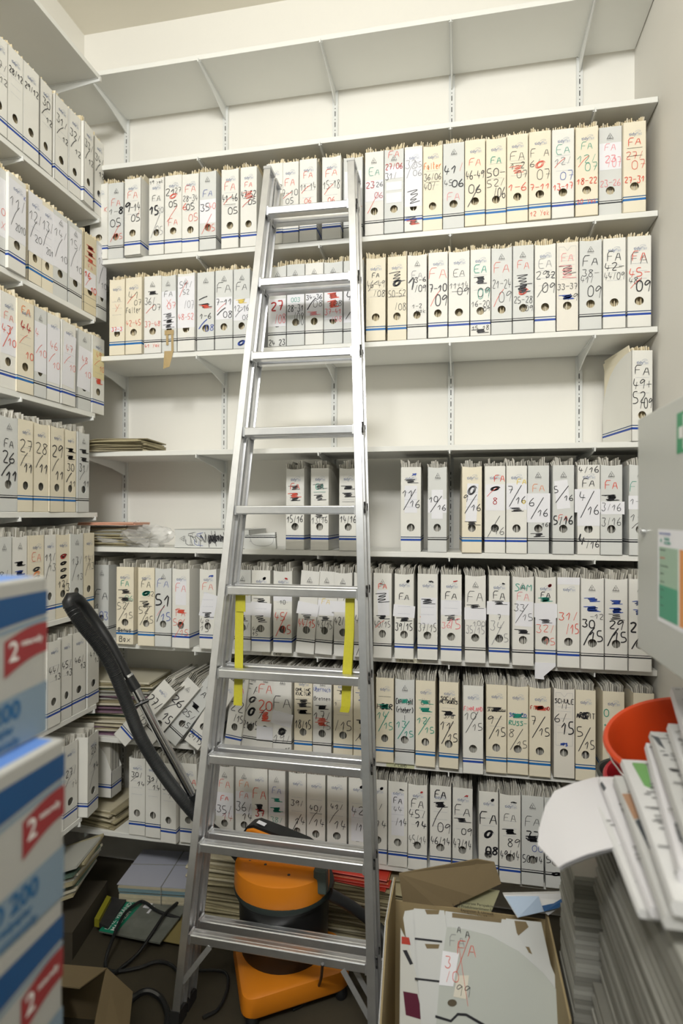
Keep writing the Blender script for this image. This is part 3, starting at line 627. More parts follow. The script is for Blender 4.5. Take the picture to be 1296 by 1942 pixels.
for a in [
 (2,-16,14,'w','27/12','k1 30 9 27/|k1 44 7 >12'),
 (2,14.5,43.5,'w','28/12','k2 24 7 28/12'),
 (2,44.5,73.5,'w','29/12','k2 24 7 29/12'),
 (2,74.5,99.5,'w','30/12','k2 22 9 30|k2 33 12 \\|k2 40 7 >12',dict(yaw=3)),
 (2,103,130,'w','31/12','k2 26 9 31/|k2 38 14 \\|k2 44 7 >12',dict(yaw=3)),
 (2,131,153,'w','32/12','k2 26 9 32/|k2 38 14 \\|k2 45 7 >12'),
 (2,158,178,'w','33/12','k2 26 9 33/|k2 38 16 \\|k2 44 7 >12',dict(dx=.012,yaw=5)),
 (2,179,197,'w','34/12','k2 26 9 34/|k2 38 14 \\|k2 44 7 >12'),
 (3,-22,10.5,'g','10/2010 in red','L 40 60 98|r1 44 8 >10|r1 58 8 >X'),
 (3,13,51.5,'w','11/2010 on a white sheet','L 36 62 100|b1 16 4 >K|k1 27 12 11/|k1 42 24 \\|k1 52 8 >2010',dict(yaw=3,dx=.01)),
 (3,53,80,'c','12/2010 on a crumpled sheet','L 34 66 104|k1 26 12 12/|k1 40 22 \\|k1 48 8 >20',dict(yaw=2)),
 (3,81,99,'c','13/2010 on a white sheet','L 36 62 100|k1 26 12 13/|k1 40 22 \\|k1 54 8 >201'),
 (3,100.5,128,'g','14/10 on a white sheet','L 36 60 98|k1 24 10 14/|k1 42 26 \\|k1 52 8 >10'),
 (3,129,157,'g','15/10 on a white sheet','L 37 62 90|k1 24 10 15/|k1 42 26 \\|k1 52 8 >10',dict(yaw=2)),
 (3,157.5,184,'k','16/10 in red','r4 16 4 #|r4 24 4 #|r3 32 4 ~|p1 40 6 FA|L 58 24 90|r3 52 8 <16|r1 60 14 \\|r3 68 8 >10'),
 (3,185,202,'g','17/10 on a white sheet','L 38 66 94|k1 24 10 13/|k1 42 26 \\|k1 54 8 >10'),
 (4,0,31,'w','43/10','r1 24 9 FA|L 46 36 96|r2 38 9 D:43,10'),
 (4,32,64,'c','44/10','o2 10 9 FA|R3 28 11 44|r1 42 12 \\|r2 58 8 >10'),
 (4,65,88,'g','45/10 on a curling sheet','L 44 56 96|r1 28 9 <4|r1 46 12 \\|r1 50 8 >10'),
 (4,89,113.5,'w','46/10 on a large white sheet','L 46 66 100|r1 36 9 46|r1 50 12 \\|r1 58 8 >10'),
 (4,115,146,'w','47/10 on a torn white sheet','L 46 64 90 -4|r1 32 9 47|r1 46 12 \\|r1 54 8 >10',dict(yaw=3,dx=.008)),
 (4,147.5,172.5,'g','48/10 on a slanted white sheet','L 48 52 98 -5|r1 36 8 48|r1 46 12 \\|r1 54 8 >10'),
 (4,174,199,'w','49/10 on a yellow slip','Y 36 36 96|r1 24 8 49|r1 34 9 \\|r1 40 7 >10|r2 58 6 #',dict(yaw=2)),
 (5,-3,34,'g','FA 26/11','k2 28 9 FA|k3 43 12 26|k4 56 14 \\|k4 62 11 >11'),
 (5,34.5,62.5,'c','27/11','k2 28 13 27|k2 43 15 \\|k3 52 11 >11'),
 (5,64,91.5,'c','28/11','k2 28 13 28|k2 43 15 \\|k3 50 11 >11'),
 (5,94,122,'c','29/11','k3 28 14 29|k2 45 16 \\|k3 56 11 >11',dict(yaw=3)),
 (5,122.5,144,'c','30/11 below two black bars','k4 25 4 #|k4 34 3 #|k2 46 9 30|k3 58 12 \\|k2 65 8 >11'),
 (5,147,170,'g','31/11 below two black bars','k4 24 4 #|k4 34 3 #|k2 44 9 31/|k1 54 12 \\|k2 64 8 >11',dict(yaw=3)),
 (6,-8,21.5,'g','8/12','k1 40 9 8/|k1 50 12 \\|k1 56 8 >12'),
 (6,22,51,'l','scribbled','k4 30 4 #|b4 40 4 #|b2 48 5 ~',dict(desc='with its marking blacked out')),
 (6,53,83,'c','FA with ringed numbers','r1 24 10 EA|k2 38 5 @|o1 44 8 @|k2 47 4 @'),
 (6,84,105,'w','11/13','k2 26 9 11/|k1 40 22 \\|k1 38 8 >13'),
 (6,106,132.5,'c','12/13 below four ringed scrawls','k3 26 4 @|R1 27 6 @|k3 35 4 @|k2 43 4 @|k3 51 4 @|k2 59 8 12/|k2 64 9 >13'),
 (6,133,157.5,'g','13/13','k1 34 9 13/|k1 46 24 \\|k1 54 8 >13'),
 (6,158.5,178.5,'c','14/13','k1 32 9 14/|k1 44 20 \\|k1 42 8 >13'),
 (7,62,88,'w','43/13, beside the printed cartons','k2 40 8 43/|k2 50 7 >13'),
 (7,89,115,'w','44/13','k2 34 8 44/|k2 44 7 >13'),
 (7,116,136.5,'w','45/13','k2 34 8 45/|k2 45 7 >13'),
 (7,137,162.5,'w','46/13','k2 34 8 46/|k2 43 7 >13'),
 (7,164,190,'w','47/13','k2 33 8 47/|k2 42 7 >13',dict(yaw=4)),
 (8,118,149,'w','27/14','k2 36 9 27/|k1 44 12 \\|k1 52 7 >14'),
]: left_file(*a[:6], **(a[6] if len(a) > 6 else {}))
left_file(8, 160, 193, 'w', '28/14', 'k2 20 9 28|k1 30 12 \\|k3 42 9 >14|k1 56 20 \\', dx=.03, yaw=7)
print('files', cnt[0])
# ---------------------------------------------------------------- aluminium ladder
LA, LB = at_d(499, 390, 2.145), at_d(349, 1775, 1.87)
RA, RB_ = at_d(667, 375, 2.09), at_d(703, 1835, 1.74)
def toz(a, b, z): return a+(b-a)*((z-a.z)/(b.z-a.z))
lad = empty('step_ladder', toz(LA, LB, 0)); tag(lad, 'tall aluminium double ladder leaning against the filled shelves', 'ladder')
O = lad.location.copy()
L0, L1 = toz(LA, LB, 0), toz(LA, LB, at_d(508, 316, 2.16).z); R0, R1 = toz(RA, RB_, 0), toz(RA, RB_, at_d(669, 298, 2.10).z)
across = (R0-L0).normalized(); updir = ((L1-L0).normalized()+(R1-R0).normalized()).normalized()
depth = updir.cross(across).normalized()
if depth.y < 0: depth = -depth
OFF = .068
def rail(P, Q, sgn, dof, name):
    mb = MB(); up = (Q-P).normalized(); a = (across-up*across.dot(up)).normalized(); d = up.cross(a); d = d if d.y > 0 else -d
    pr = [(-.0125, 0), (.0125, 0), (.0125, .004), (.0025, .006), (.0025, .046), (.0125, .048), (.0125, .052), (-.0125, .052), (-.0125, .048), (-.0045, .046), (-.0045, .006), (-.0125, .004)]
    mb.loft([[X+a*u*1.0+d*(v+dof)-O for u, v in pr] for X in (P, Q)])
    return mb.build(name, m_alu, lad, bevel=.0008, seg=1)
for P, Q, s in ((L0, L1, -1), (R0, R1, 1)):
    for k, dof in enumerate((0, OFF)): rail(P, Q, s, dof, 'rail')
tL0, tR0 = LA, RA
for k in range(-1, 11):
    pass
for k in range(0, 10):
    a = LA+(LB-LA)*(k/9); b = RA+(RB_-RA)*(k/9); ac = (b-a).normalized()
    a = a+ac*.012; b = b-ac*.012; n = Vector((0, 0, 1)); n = (n-ac*n.dot(ac)).normalized(); d = ac.cross(n); d = d if d.y > 0 else -d
    for dof in (.008, OFF+.008):
        pr = [(0, -.026), (.0, -.003), (.002, 0), (.006, .0005), (.008, -.001), (.012, -.001), (.014, .0003), (.018, .0003), (.020, -.001), (.028, -.001), (.032, .0003), (.036, -.002), (.036, -.026), (.033, -.029), (.003, -.029)]
        mb = MB(); mb.loft([[X+d*(u+dof)+n*v-O for u, v in pr] for X in (a, b)]); rg = mb.build('rung', m_alu, lad, bevel=.0006, seg=1)
        mb = MB()
        for X, s in ((a, 1), (b, -1)):
            mb.loft([[X+ac*q*s+d*(dof+u)+n*v-O for u, v in ((-.0012, -.031), (.038, -.031), (.038, .0015), (-.0012, .0015))] for q in (-.002, .006)])
        cl = mb.build('rung_collar', m_alud, rg)
    # hinge hooks on the outer side of the right rail
    mb = MB(); c = b+ac*.0255-O
    mb.tube([c+d*.030+n*.012, c+d*.036, c+d*.028-n*.012, c+d*.034-n*.024], .0035, 6); mb.tube([c+d*.08+n*.008, c+d*.086-n*.004, c+d*.078-n*.016], .003, 6)
    mb.build('hook', mat('dark_steel', (.12, .12, .12), .4, .8), lad, smooth=True)
for P, Q in ((L0, L1), (R0, R1)):
    for dof in (0, OFF):
        mb = MB(); mb.loft([[Q+across*u+depth*(v+dof)+updir*q-O for u, v in ((-.014, -.0015), (.014, -.0015), (.014, .0535), (-.014, .0535))] for q in (-.006, .004)]); mb.build('end_cap', m_alud, lad)
        mb = MB(); mb.loft([[P+across*u+depth*(v+dof)+updir*q-O for u, v in ((-.015, -.002), (.015, -.002), (.015, .054), (-.015, .054))] for q in (0.003, .05)]); mb.build('foot', mat('black_rubber', (.02, .02, .02), .7), lad)
zb = LB.z
for P0_, P1_, s in ((LB, L0, 1), (RB_, R0, -1)):
    top = P0_+across*s*.085+Vector((0, 0, -.026)); bot = toz(P0_, P1_, .13)+across*s*.008
    for dof in (.006, OFF+.006):
        mb = MB(); e = (bot-top).normalized(); q = e.cross(depth).normalized()*.008
        mb.loft([[X+q*i+depth*(dof+j)-O for i, j in ((-1, 0), (1, 0), (1, .003), (-1, .003))] for X in (top, bot)]); mb.build('brace', m_alud, lad)
m_yel = mat('yellow_webbing', (.52, .48, .03), .6, noise=.1, nscale=120)
def strap(pts, w, ww=None):
    mb = MB(); r = []
    for P in pts:
        P = Vector(P)-O; r.append([P-across*w/2, P+across*w/2, P+across*w/2+depth*.0022, P-across*w/2+depth*.0022])
    mb.loft(r); return mb.build('safety_strap', m_yel, lad)
def lp(px, py, t, dof):   # point on the ladder plane
    return at_plane(px, py, L0+depth*dof, depth)
strap([lp(455, 1118, 0, .030), lp(455, 1118, 0, .050), lp(454, 1165, 0, .052), lp(453, 1262, 0, .05), lp(451, 1338, 0, .052)], .030)
strap([lp(457, 1120, 0, .046), lp(457, 1160, 0, .0475)], .032)
strap([lp(664, 1120, 0, .042), lp(663, 1200, 0, .046), lp(659, 1262, 0, .05), lp(656, 1340, 0, .054), lp(653, 1351, 0, .058)], .030)
strap([lp(667, 1122, 0, .052), lp(666, 1200, 0, .060), lp(661, 1300, 0, .064), lp(654, 1351, 0, .060)], .022)
# ---------------------------------------------------------------- vacuum cleaner
m_or = mat('orange_plastic', (.66, .21, .01), .38, noise=.05, nscale=5); m_bk = mat('black_plastic', (.011, .012, .013), .42); m_bkr = mat('black_ribbed_rubber', (.02, .021, .022), .45)
m_chr = mat('chrome_tube', (.75, .76, .78), .12, 1)
VC = Vector((-.60, 2.0, 0)); vac = empty('vacuum_cleaner', VC); tag(vac, 'orange and black canister vacuum cleaner standing behind the ladder', 'vacuum cleaner')
mb = MB(); mb.lathe([(.148, .10), (.152, .12), (.158, .29), (.166, .295), (.168, .318), (.160, .325)], 40); mb.build('tank', m_bk, vac, True)
mb = MB(); mb.lathe([(.150, .305), (.172, .308), (.175, .317), (.172, .327), (.150, .331)], 40); mb.build('rim_band', mat('dark_green_black', (.02, .03, .028), .5), vac, True)
mb = MB(); mb.lathe([(.150, .318), (.163, .326), (.166, .34), (.165, .385), (.163, .398), (.156, .4025), (.02, .403)], 48, c=(0, -.03, 0), sy=.86); hd = mb.build('motor_head', m_or, vac, True)
mb = MB()
pr = [(-.150, 0), (-.150, .075), (.0, .083), (.150, .075), (.150, 0)]
yb = -.035
rings = []
for q, (z, k) in enumerate(((.385, .95), (.412, .94), (.418, .86))):
    n = 20; rg = []
    for i in range(n+1):
        an = math.pi*i/n; rg.append(Vector((.158*k*math.cos(an), yb+(.078*k)*math.sin(an), z)))
    rg.append(Vector((-.158*k, yb-.02*(2-q)*.5, z))); rg.append(Vector((.158*k, yb-.02*(2-q)*.5, z)))
    rings.append(rg)
mb.loft(rings); mb.build('head_cover', m_or, hd, True)
mb = MB()
for x, y in ((-.11, -.045), (-.05, -.06), (.045, -.10)): mb.lathe([(.005, .4015), (.005, .4042), (.001, .4044)], 10, c=(x, y, 0))
mb.build('screw', m_slot, hd)
mb = MB(); mb.box((.128, -.10, .35), (.172, -.06, .43)); mb.build('side_latch', mat('grey_green_plastic', (.06, .08, .07), .5), vac, bevel=.006)
# carrying handle
ha, hb = at_y(468, 1578, 2.04)-VC, at_y(612, 1606, 1.98)-VC
hx = (hb-ha).normalized(); hn = Vector((-hx.y, hx.x, 0)).normalized(); hu = Vector((0, 0, 1))
mb = MB(); rr_ = []
for t, h0, h1, w in ((0, -.03, .002, .02), (.06, -.035, .030, .032), (.15, -.035, .040, .034), (.5, -.04, .022, .034), (.8, -.045, .004, .032), (1, -.05, -.022, .026)):
    P = ha+(hb-ha)*t; rr_.append([P-hn*w+hu*h0, P-hn*w+hu*h1*.75, P-hn*w*.7+hu*h1, P+hn*w*.7+hu*h1, P+hn*w+hu*h1*.75, P+hn*w+hu*h0])
mb.loft(rr_); hnd = mb.build('carrying_handle', m_or, vac, True)
mb = MB(); rr_ = []
for t, h1, w in ((-.01, .010, .018), (.06, .037, .026), (.15, .046, .028), (.5, .028, .028), (.8, .010, .027), (1.02, -.016, .020)):
    P = ha+(hb-ha)*t; rr_.append([P-hn*w+hu*(h1-.010), P-hn*w+hu*h1, P+hn*w+hu*h1, P+hn*w+hu*(h1-.010)])
mb.loft(rr_); mb.build('grip_strip', m_bk, hnd, True)
mb = MB(); P = ha+(hb-ha)*.22; mb.loft([[P+hx*(q*.016)-hn*.016+hu*(.0455-.012*q*.3), P+hx*(q*.016)+hn*.002+hu*(.0455-.012*q*.3), P+hx*(q*.016)+hn*.002+hu*(.047-.012*q*.3), P+hx*(q*.016)-hn*.016+hu*(.047-.012*q*.3)] for q in (-1, 1)]); mb.build('rating_label', m_lab, hnd)
for P, k in ((ha+(hb-ha)*.06, 0), (ha+(hb-ha)*.86, 1)):
    mb = MB(); mb.box((P.x-.016, P.y-.018, .39), (P.x+.016, P.y+.018, P.z-.02)); mb.build('handle_post', m_or, vac, bevel=.004)
# base with rounded corners
cs = [at_z(460, 1940, .04), at_z(668, 1872, .04), at_z(640, 1795, .04), at_z(440, 1795, .04)]
def rounded(poly, r, z, n=6):
    out = []; m = len(poly)
    for i in range(m):
        p = poly[i].copy(); a = poly[i-1]; b = poly[(i+1) % m]; p.z = a.z = b.z = 0
        u = (a-p).normalized(); v = (b-p).normalized()
        for k in range(n+1):
            t = k/n; q = (p+u*r)*(1-t)**2+p*2*t*(1-t)+(p+v*r)*t*t; out.append(Vector((q.x, q.y, z)))
    return out
cs = [c-VC for c in cs]; cen = sum(cs, Vector())/4
def scl(k): return [cen+(c-cen)*k for c in cs]
mb = MB(); mb.loft([rounded(scl(k), .05, z) for k, z in ((.97, .035), (1, .042), (1, .088), (.985, .098), (.93, .104))]); mb.build('base', m_or, vac, True)
for c in cs:
    mb = MB(); q = cen+(c-cen)*.82; mb.lathe([(.001, 0), (.018, 0.001), (.022, .012), (.018, .03), (.012, .042)], 14, c=(q.x, q.y, 0)); mb.build('caster', m_bk, vac, True)
# hose: wand and flexible hose leaning on the left shelves
def hosepts(L, n=10): return smoothpath([at_d(x, y, d) for x, y, d in L], n)
def ribbed(P, r, pitch=.0045):
    L = [0]
    for a, b in zip(P, P[1:]): L.append(L[-1]+(b-a).length)
    out = []; rad = []; s = 0; i = 0
    while s < L[-1]:
        while L[i+1] < s: i += 1
        t = (s-L[i])/max(1e-9, L[i+1]-L[i]); out.append(P[i].lerp(P[i+1], t)); rad.append(r if int(s/(pitch/2)) % 2 else r*.88); s += pitch/2
    return out, rad
HP = [(133, 1150, 1.93), (156, 1185, 1.92), (188, 1225, 1.92), (215, 1270, 1.93), (245, 1345, 1.95), (268, 1400, 1.97), (303, 1458, 1.99), (343, 1512, 2.02), (385, 1560, 2.04), (433, 1600, 2.08), (468, 1640, 2.12)]
P, rd = ribbed(hosepts(HP, 14), .0212); mb = MB(); mb.tube([p-VC for p in P], rd, 14); mb.build('flexible_hose', m_bkr, vac, True)
mb = MB(); mb.tube([p-VC for p in hosepts([(132, 1141, 1.93), (146, 1136, 1.95), (160, 1150, 1.98), (182, 1180, 2.0), (205, 1215, 2.0), (228, 1258, 2.0), (243, 1288, 2.0)], 10)], .0182, 14); hg = mb.build('bent_handle_tube', m_bk, vac, True)
mb = MB(); mb.tube([at_d(133, 1152, 1.93)-VC, at_d(131, 1141, 1.93)-VC, at_d(134, 1134, 1.935)-VC, at_d(142, 1133, 1.945)-VC, at_d(152, 1142, 1.965)-VC], [.021, .0215, .0205, .019, .017], 14); mb.build('swivel_cuff', m_bk, hg, True)
mb = MB(); mb.tube([at_d(243, 1284, 2.0)-VC, at_d(258, 1308, 2.0)-VC], .019, 14); mb.build('wand_collar', m_bk, vac, True)
mb = MB(); mb.tube([at_d(241, 1281, 1.998)-VC, at_d(243.5, 1285, 1.998)-VC], .0198, 14); mb.build('silver_ring', m_chr, vac, True)
mb = MB(); mb.tube([at_d(252, 1298, 2.0)-VC, at_d(300, 1388, 2.02)-VC, at_d(368, 1512, 2.05)-VC], .0155, 18); mb.build('chrome_wand', m_chr, vac, True)
mb = MB(); mb.tube([at_d(364, 1505, 2.048)-VC, at_d(376, 1530, 2.055)-VC, at_d(392, 1560, 2.06)-VC], .021, 14); mb.build('wand_socket', m_bk, vac, True)
mb = MB(); c = at_d(270, 1333, 1.985)-VC; e = at_d(246, 1344, 1.965)-VC; mb.tube([c+(c-e)*.5, c, e], .006, 8); mb.build('hose_clip', m_bk, vac, True)
mb = MB(); mb.tube([p-VC for p in smoothpath([at_d(625, 1695, 2.0), at_d(665, 1718, 2.02), at_d(705, 1748, 2.03), at_d(728, 1775, 2.0), at_d(728, 1812, 1.97), at_d(708, 1840, 1.96)], 8)], .019, 12); mb.build('lower_hose', m_bkr, vac, True)
# ---------------------------------------------------------------- power cable on the floor
def cable(name, pts, r, label):
    P = smoothpath([at_z(x, y, z) for x, y, z in pts], 8); mb = MB(); mb.tube(P, r, 8); return tag(mb.build(name, m_bk, None, True), label, 'cable', None)
cable('power_cable', [(352, 1872, .012), (330, 1834, .012), (299, 1824, .012), (260, 1836, .012), (212, 1842, .012), (200, 1828, .014), (212, 1785, .05), (235, 1735, .055), (262, 1712, .055), (276, 1712, .05), (300, 1728, .05), (342, 1742, .03)], .006, 'black power cable looping over the green magazine on the floor')
cable('power_cable', [(352, 1700, .04), (316, 1730, .05), (295, 1760, .05), (262, 1808, .02), (225, 1840, .012), (205, 1858, .03), (214, 1868, .012)], .006, 'black cable running beside the green magazine towards the brown cardboard')
cable('power_cable', [(372, 1840, .012), (425, 1843, .012), (432, 1872, .012), (415, 1912, .012), (385, 1930, .012)], .005, 'thin black cable curving on the floor left of the vacuum base')
cable('power_cable', [(208, 1945, .012), (245, 1900, .012), (277, 1880, .03), (305, 1893, .014), (318, 1925, .012), (312, 1960, .012)], .010, 'thick black cable loop on the floor before the ladder foot')
cable('power_cable', [(612, 1828, .30), (608, 1860, .12), (596, 1885, .02), (575, 1905, .008), (555, 1915, .008)], .0045, 'thin black cable hanging in front of the orange vacuum base')
# ---------------------------------------------------------------- loose papers on shelves and floor
def pile(name, cen, sx, sy, n, th, mats, label, cat, group, rz=0, jit=.01, seed=0, tilt=0, droop=0, fold=True):
    r = random.Random(seed); z = cen[2]; out = []
    for i in range(n):
        t = th*r.uniform(.75, 1.25); mb = MB(); w, d = sx/2*r.uniform(.95, 1), sy/2*r.uniform(.95, 1)
        nx = 6; rings = []
        for k in range(nx+1):
            u = -1+2*k/nx; bz = -droop*max(0, -u-.2)**2*i/n+r.uniform(-.0003, .0003); x = u*w
            rings.append([(x, -d, bz), (x, -d-.002, bz+t*.5), (x, -d, bz+t*.97), (x, d, bz+t*.97), (x, d, bz)])
        mb.loft(rings)
        o = mb.build(name, mats[r.randrange(len(mats))]); o.location = (cen[0]+r.uniform(-jit, jit), cen[1]+r.uniform(-jit, jit), z)
        o.rotation_euler = (R(tilt), 0, R(rz+r.uniform(-5, 5)*jit*60)); z += t+.0004
        tag(o, label, cat, group); out.append(o)
    return out
m_news = [mat('old_newsprint_a', (.42, .37, .23), .9, noise=.15, nscale=25), mat('old_newsprint_b', (.31, .27, .17), .9, noise=.15, nscale=25), mat('old_newsprint_c', (.52, .47, .34), .9, noise=.15, nscale=25)]
m_mag = [mat('magazine_green_dark', (.10, .16, .12), .5), mat('magazine_grey', (.42, .42, .38), .5), mat('magazine_purple', (.20, .12, .17), .5), mat('magazine_cream', (.62, .58, .46), .6), mat('magazine_red_print', (.45, .06, .05), .5)]
x5 = at_y(228, 862, DF+.04).x
pile('newspaper', (x5-.04, DF+.08, ZB[4]+TH), .33, .21, 9, .005, m_news, 'yellowed newspaper in the loose pile at the left end of the third back shelf', 'newspaper', 'newspapers piled at the corner of the third back shelf', rz=4, jit=.014, seed=2, droop=.05)
x6 = at_y(205, 1020, DF+.06).x
pile('newspaper', (x6-.02, DF+.11, ZB[5]+TH), .30, .20, 14, .0058, m_news[:2]+[m_mag[1]], 'folded newspaper in the tall pile at the left end of the fourth back shelf', 'newspaper', 'newspapers piled at the corner of the fourth back shelf', rz=-6, jit=.012, seed=3)
mb = MB(); mb.box((-.06, -.004, 0), (.06, .004, .05)); 
pile('red_magazine', (at_y(210, 1015, DF+.02).x, DF+.05, ZB[5]+TH+.0905), .24, .17, 2, .006, [mat('magazine_salmon', (.75, .40, .28), .5)], 'salmon covered magazine on top of the corner pile, fourth back shelf', 'magazine', 'salmon magazines on the fourth back shelf', rz=8, jit=.006, seed=8)
# crumpled clear plastic bag
m_bag = mat('clear_plastic_film', (.85, .85, .83), .18, alpha=.38)
mb = MB(); r = random.Random(5); bm = bmesh.new(); bmesh.ops.create_icosphere(bm, subdivisions=4, radius=1)
for v in bm.verts:
    q = v.co.normalized(); f = 1+.18*math.sin(7*q.x+3*q.z)+.14*math.sin(11*q.y+5*q.x)+r.uniform(-.05, .05); v.co = Vector((q.x*.135*f*(1.25 if q.x < 0 else 1), q.y*.08*f, max(-.001, (q.z*.062*f*(1 if q.x > -.1 else .55))+.035)))
me = bpy.data.meshes.new('plastic_bag'); bm.to_mesh(me); bm.free(); me.materials.append(m_bag)
bag = bpy.data.objects.new('plastic_bag', me); C.objects.link(bag); p = at_y(262, 1030, DF+.06); bag.location = (p.x-.01, DF+.075, ZB[5]+TH+.001); bag.rotation_euler.z = R(-4)
tag(bag, 'crumpled clear plastic bag beside the newspaper pile, fourth back shelf', 'plastic bag')
# small grey carton behind the ladder
p = at_y(492, 1038, DF+.03); bx = empty('flat_carton', (p.x, DF+.06, ZB[5]+TH), (0, 0, R(12))); tag(bx, 'small grey folded carton on the fourth back shelf behind the ladder', 'carton')
mb = MB(); mb.prism([(-.065, -.03, 0), (.06, -.03, 0), (.055, -.02, .066), (-.065, -.02, .054)], (.0, .06, 0)); mb.build('box_body', CASE['g'], bx)
I = Ink(random.Random(3)); I.stroke([(-.045, .045), (-.03, .012), (.045, .012), (.052, .05)], .0012, 'k'); I.stroke([(-.045, .03), (-.043, .034), (-.039, .034), (-.039, .029), (-.045, .029)], .001, 'k')
q = I.mb.build('fold_line', INK['f'], bx); q.rotation_euler.x = R(8.5) * -1; q.location.y = -.0305
# magazines at the left end of the sixth shelf
p = at_y(235, 1395, DF+.06)
pile('magazine', (p.x-.05, DF+.14, ZB[7]+TH),   .34, .22, 33, .0064, m_news+m_mag[:4]+[m_mag[3]], 'old magazine in the pile at the left end of the sixth back shelf', 'magazine', 'magazines piled in the corner behind the hose', rz=6, jit=.016, seed=4)
p = at_y(190, 1540, DF+.06)
pile('newspaper', (p.x-.02, DF+.13, ZB[8]+TH), .26, .2, 10, .007, m_news, 'crumpled old newspaper at the left end of the lowest back shelf', 'newspaper', 'newspapers at the corner of the lowest back shelf', rz=-10, jit=.02, seed=6, droop=.05)
# newspapers standing in the low cut file on the lowest left shelf
pz = ZL[7]+TH+.0005; py_ = at_x(208, 1500, XL+.01).y+.02
rt = empty('magazine_file', (XL+.03, py_, pz), (0, 0, R(90))); tag(rt, 'white magazine file turned backwards with tall folded papers, lowest left shelf', 'magazine file', 'magazine files on the left wall')
mb = MB(); T = .0018; w = W0/2
mb.box((-w, 0, 0), (w, T, .11)); mb.box((-w, 0, 0), (w, D0, T)); mb.box((-w, D0-T, 0), (w, D0, .30))
for sx in (-w, w-T): mb.prism([(sx, 0, 0), (sx, D0, 0), (sx, D0, .30), (sx, .10, .26), (sx, .03, .18), (sx, 0, .11)], (T, 0, 0))
mb.build('case', CASE['w'], rt)
for i in range(9):
    mb = MB(); mb.box((0, 0, 0), (.0042, .19, .335+.004*(i % 3)))
    o = mb.build('folded_newspaper', m_pg[(i*2) % 3]); o.location = (XL+.03-.20, py_-.034+i*.0075, pz+.002); o.rotation_euler = (0, R(0), 0)
    o.rotation_euler = (0, 0, R(-90)+R(90)); o.matrix_world = Matrix.Translation((XL+.022, py_-.034+i*.0075, pz+.002))@Matrix.Rotation(R(90), 4, 'Z')
    tag(o, 'folded newspaper standing in the low cut white file, lowest left shelf', 'newspaper', 'newspapers standing in the low cut file')
# ---- floor level
m_ream = mat('lilac_grey_sheet', (.42, .43, .50), .6)
c0 = [at_z(x, y, .105) for x, y in ((230, 1690), (232, 1632), (372, 1622), (372, 1676))]
cx, cy = (c0[0]+c0[2]).x/2, (c0[0]+c0[2]).y/2+.03
bd = empty('paper_bundle', (cx+.02, cy, 0), (0, 0, R(6))); tag(bd, 'string tied bundle of papers with a lilac grey top sheet on the floor', 'paper bundle')
mb = MB(); r = random.Random(9)
for i in range(16): mb.box((-.16+r.uniform(-.003, .003), -.12+r.uniform(-.004, .004), .0065*i), (.16, .12, .0065*i+.0058), r.choice((0, 0, 1, 2)))
mb.build('sheets', [m_news[2], m_mag[3], mat('blue_grey_sheet', (.18, .28, .32), .6)], bd)
mb = MB(); mb.box((-.165, -.125, .1045), (.165, .125, .1075)); mb.build('top_sheet', m_ream, bd)
mb = MB(); mb.tube([(.02, -.127, 0), (.02, -.127, .109), (.02, .127, .109), (.02, .127, 0)], .0018, 6); mb.tube([(-.167, .01, .02), (-.167, .01, .109), (.167, .03, .109), (.167, .03, .02)], .0014, 6); mb.build('string', mat('string_grey', (.25, .25, .22), .8), bd)
p = at_z(425, 1750, .02)
pile('newspaper', (p.x, 2.28, .0), .30, .24, 26, .0098, m_news, 'yellowed folded newspaper in the stack between ladder and vacuum', 'newspaper', 'newspapers stacked on the floor left of the vacuum', rz=0, jit=.012, seed=11)
p = at_z(680, 1790, .02)
pile('newspaper', (p.x+.02, 2.30, 0), .36, .24, 22, .0098, m_news, 'old newspaper in the floor stack right of the vacuum', 'newspaper', 'newspapers stacked on the floor right of the vacuum', rz=-2, jit=.012, seed=12)
pile('red_magazine', (p.x-.03, 2.29, .222), .28, .21, 6, .006, [mat('magazine_red', (.55, .05, .03), .45), mat('magazine_orange_red', (.62, .16, .06), .45)], 'red covered magazine on top of the floor stack right of the vacuum', 'magazine', 'red magazines under the lowest shelf', rz=-5, jit=.012, seed=13)
pile('newspaper', (at_z(748, 1780, .02).x+.03, 2.32, 0), .12, .2, 24, .0098, m_news, 'narrow folded newspaper stacked beside the big open box', 'newspaper', 'newspapers stacked beside the open box', rz=3, jit=.01, seed=14)
# files lying on their side on the floor at the far left
r = random.Random(21); q = at_z(150, 1715, .1)
mb = MB(); mb.box((-.17, -.15, 0), (.15, .15, .10)); 
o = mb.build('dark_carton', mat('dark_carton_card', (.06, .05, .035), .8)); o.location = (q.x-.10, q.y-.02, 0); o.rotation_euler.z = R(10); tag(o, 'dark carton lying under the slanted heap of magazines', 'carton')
for i in range(12):
    mb = MB(); mb.box((-.13, -.10, 0), (.13, .10, .009))
    o = mb.build('magazine', [m_news[0], m_mag[0], m_mag[1], m_news[1], m_mag[3]][(i*2) % 5])
    o.matrix_world = Matrix.Translation((q.x-.10+.003*i, q.y-.02+r.uniform(-.02, .02), .155+.0108*i))@Matrix.Rotation(R(12+r.uniform(-7, 7)), 4, 'Z')@Matrix.Rotation(R(-18), 4, 'Y')
    tag(o, 'magazine in the slanted heap on the floor beside the left shelves', 'magazine', 'magazines heaped on the floor at the left')
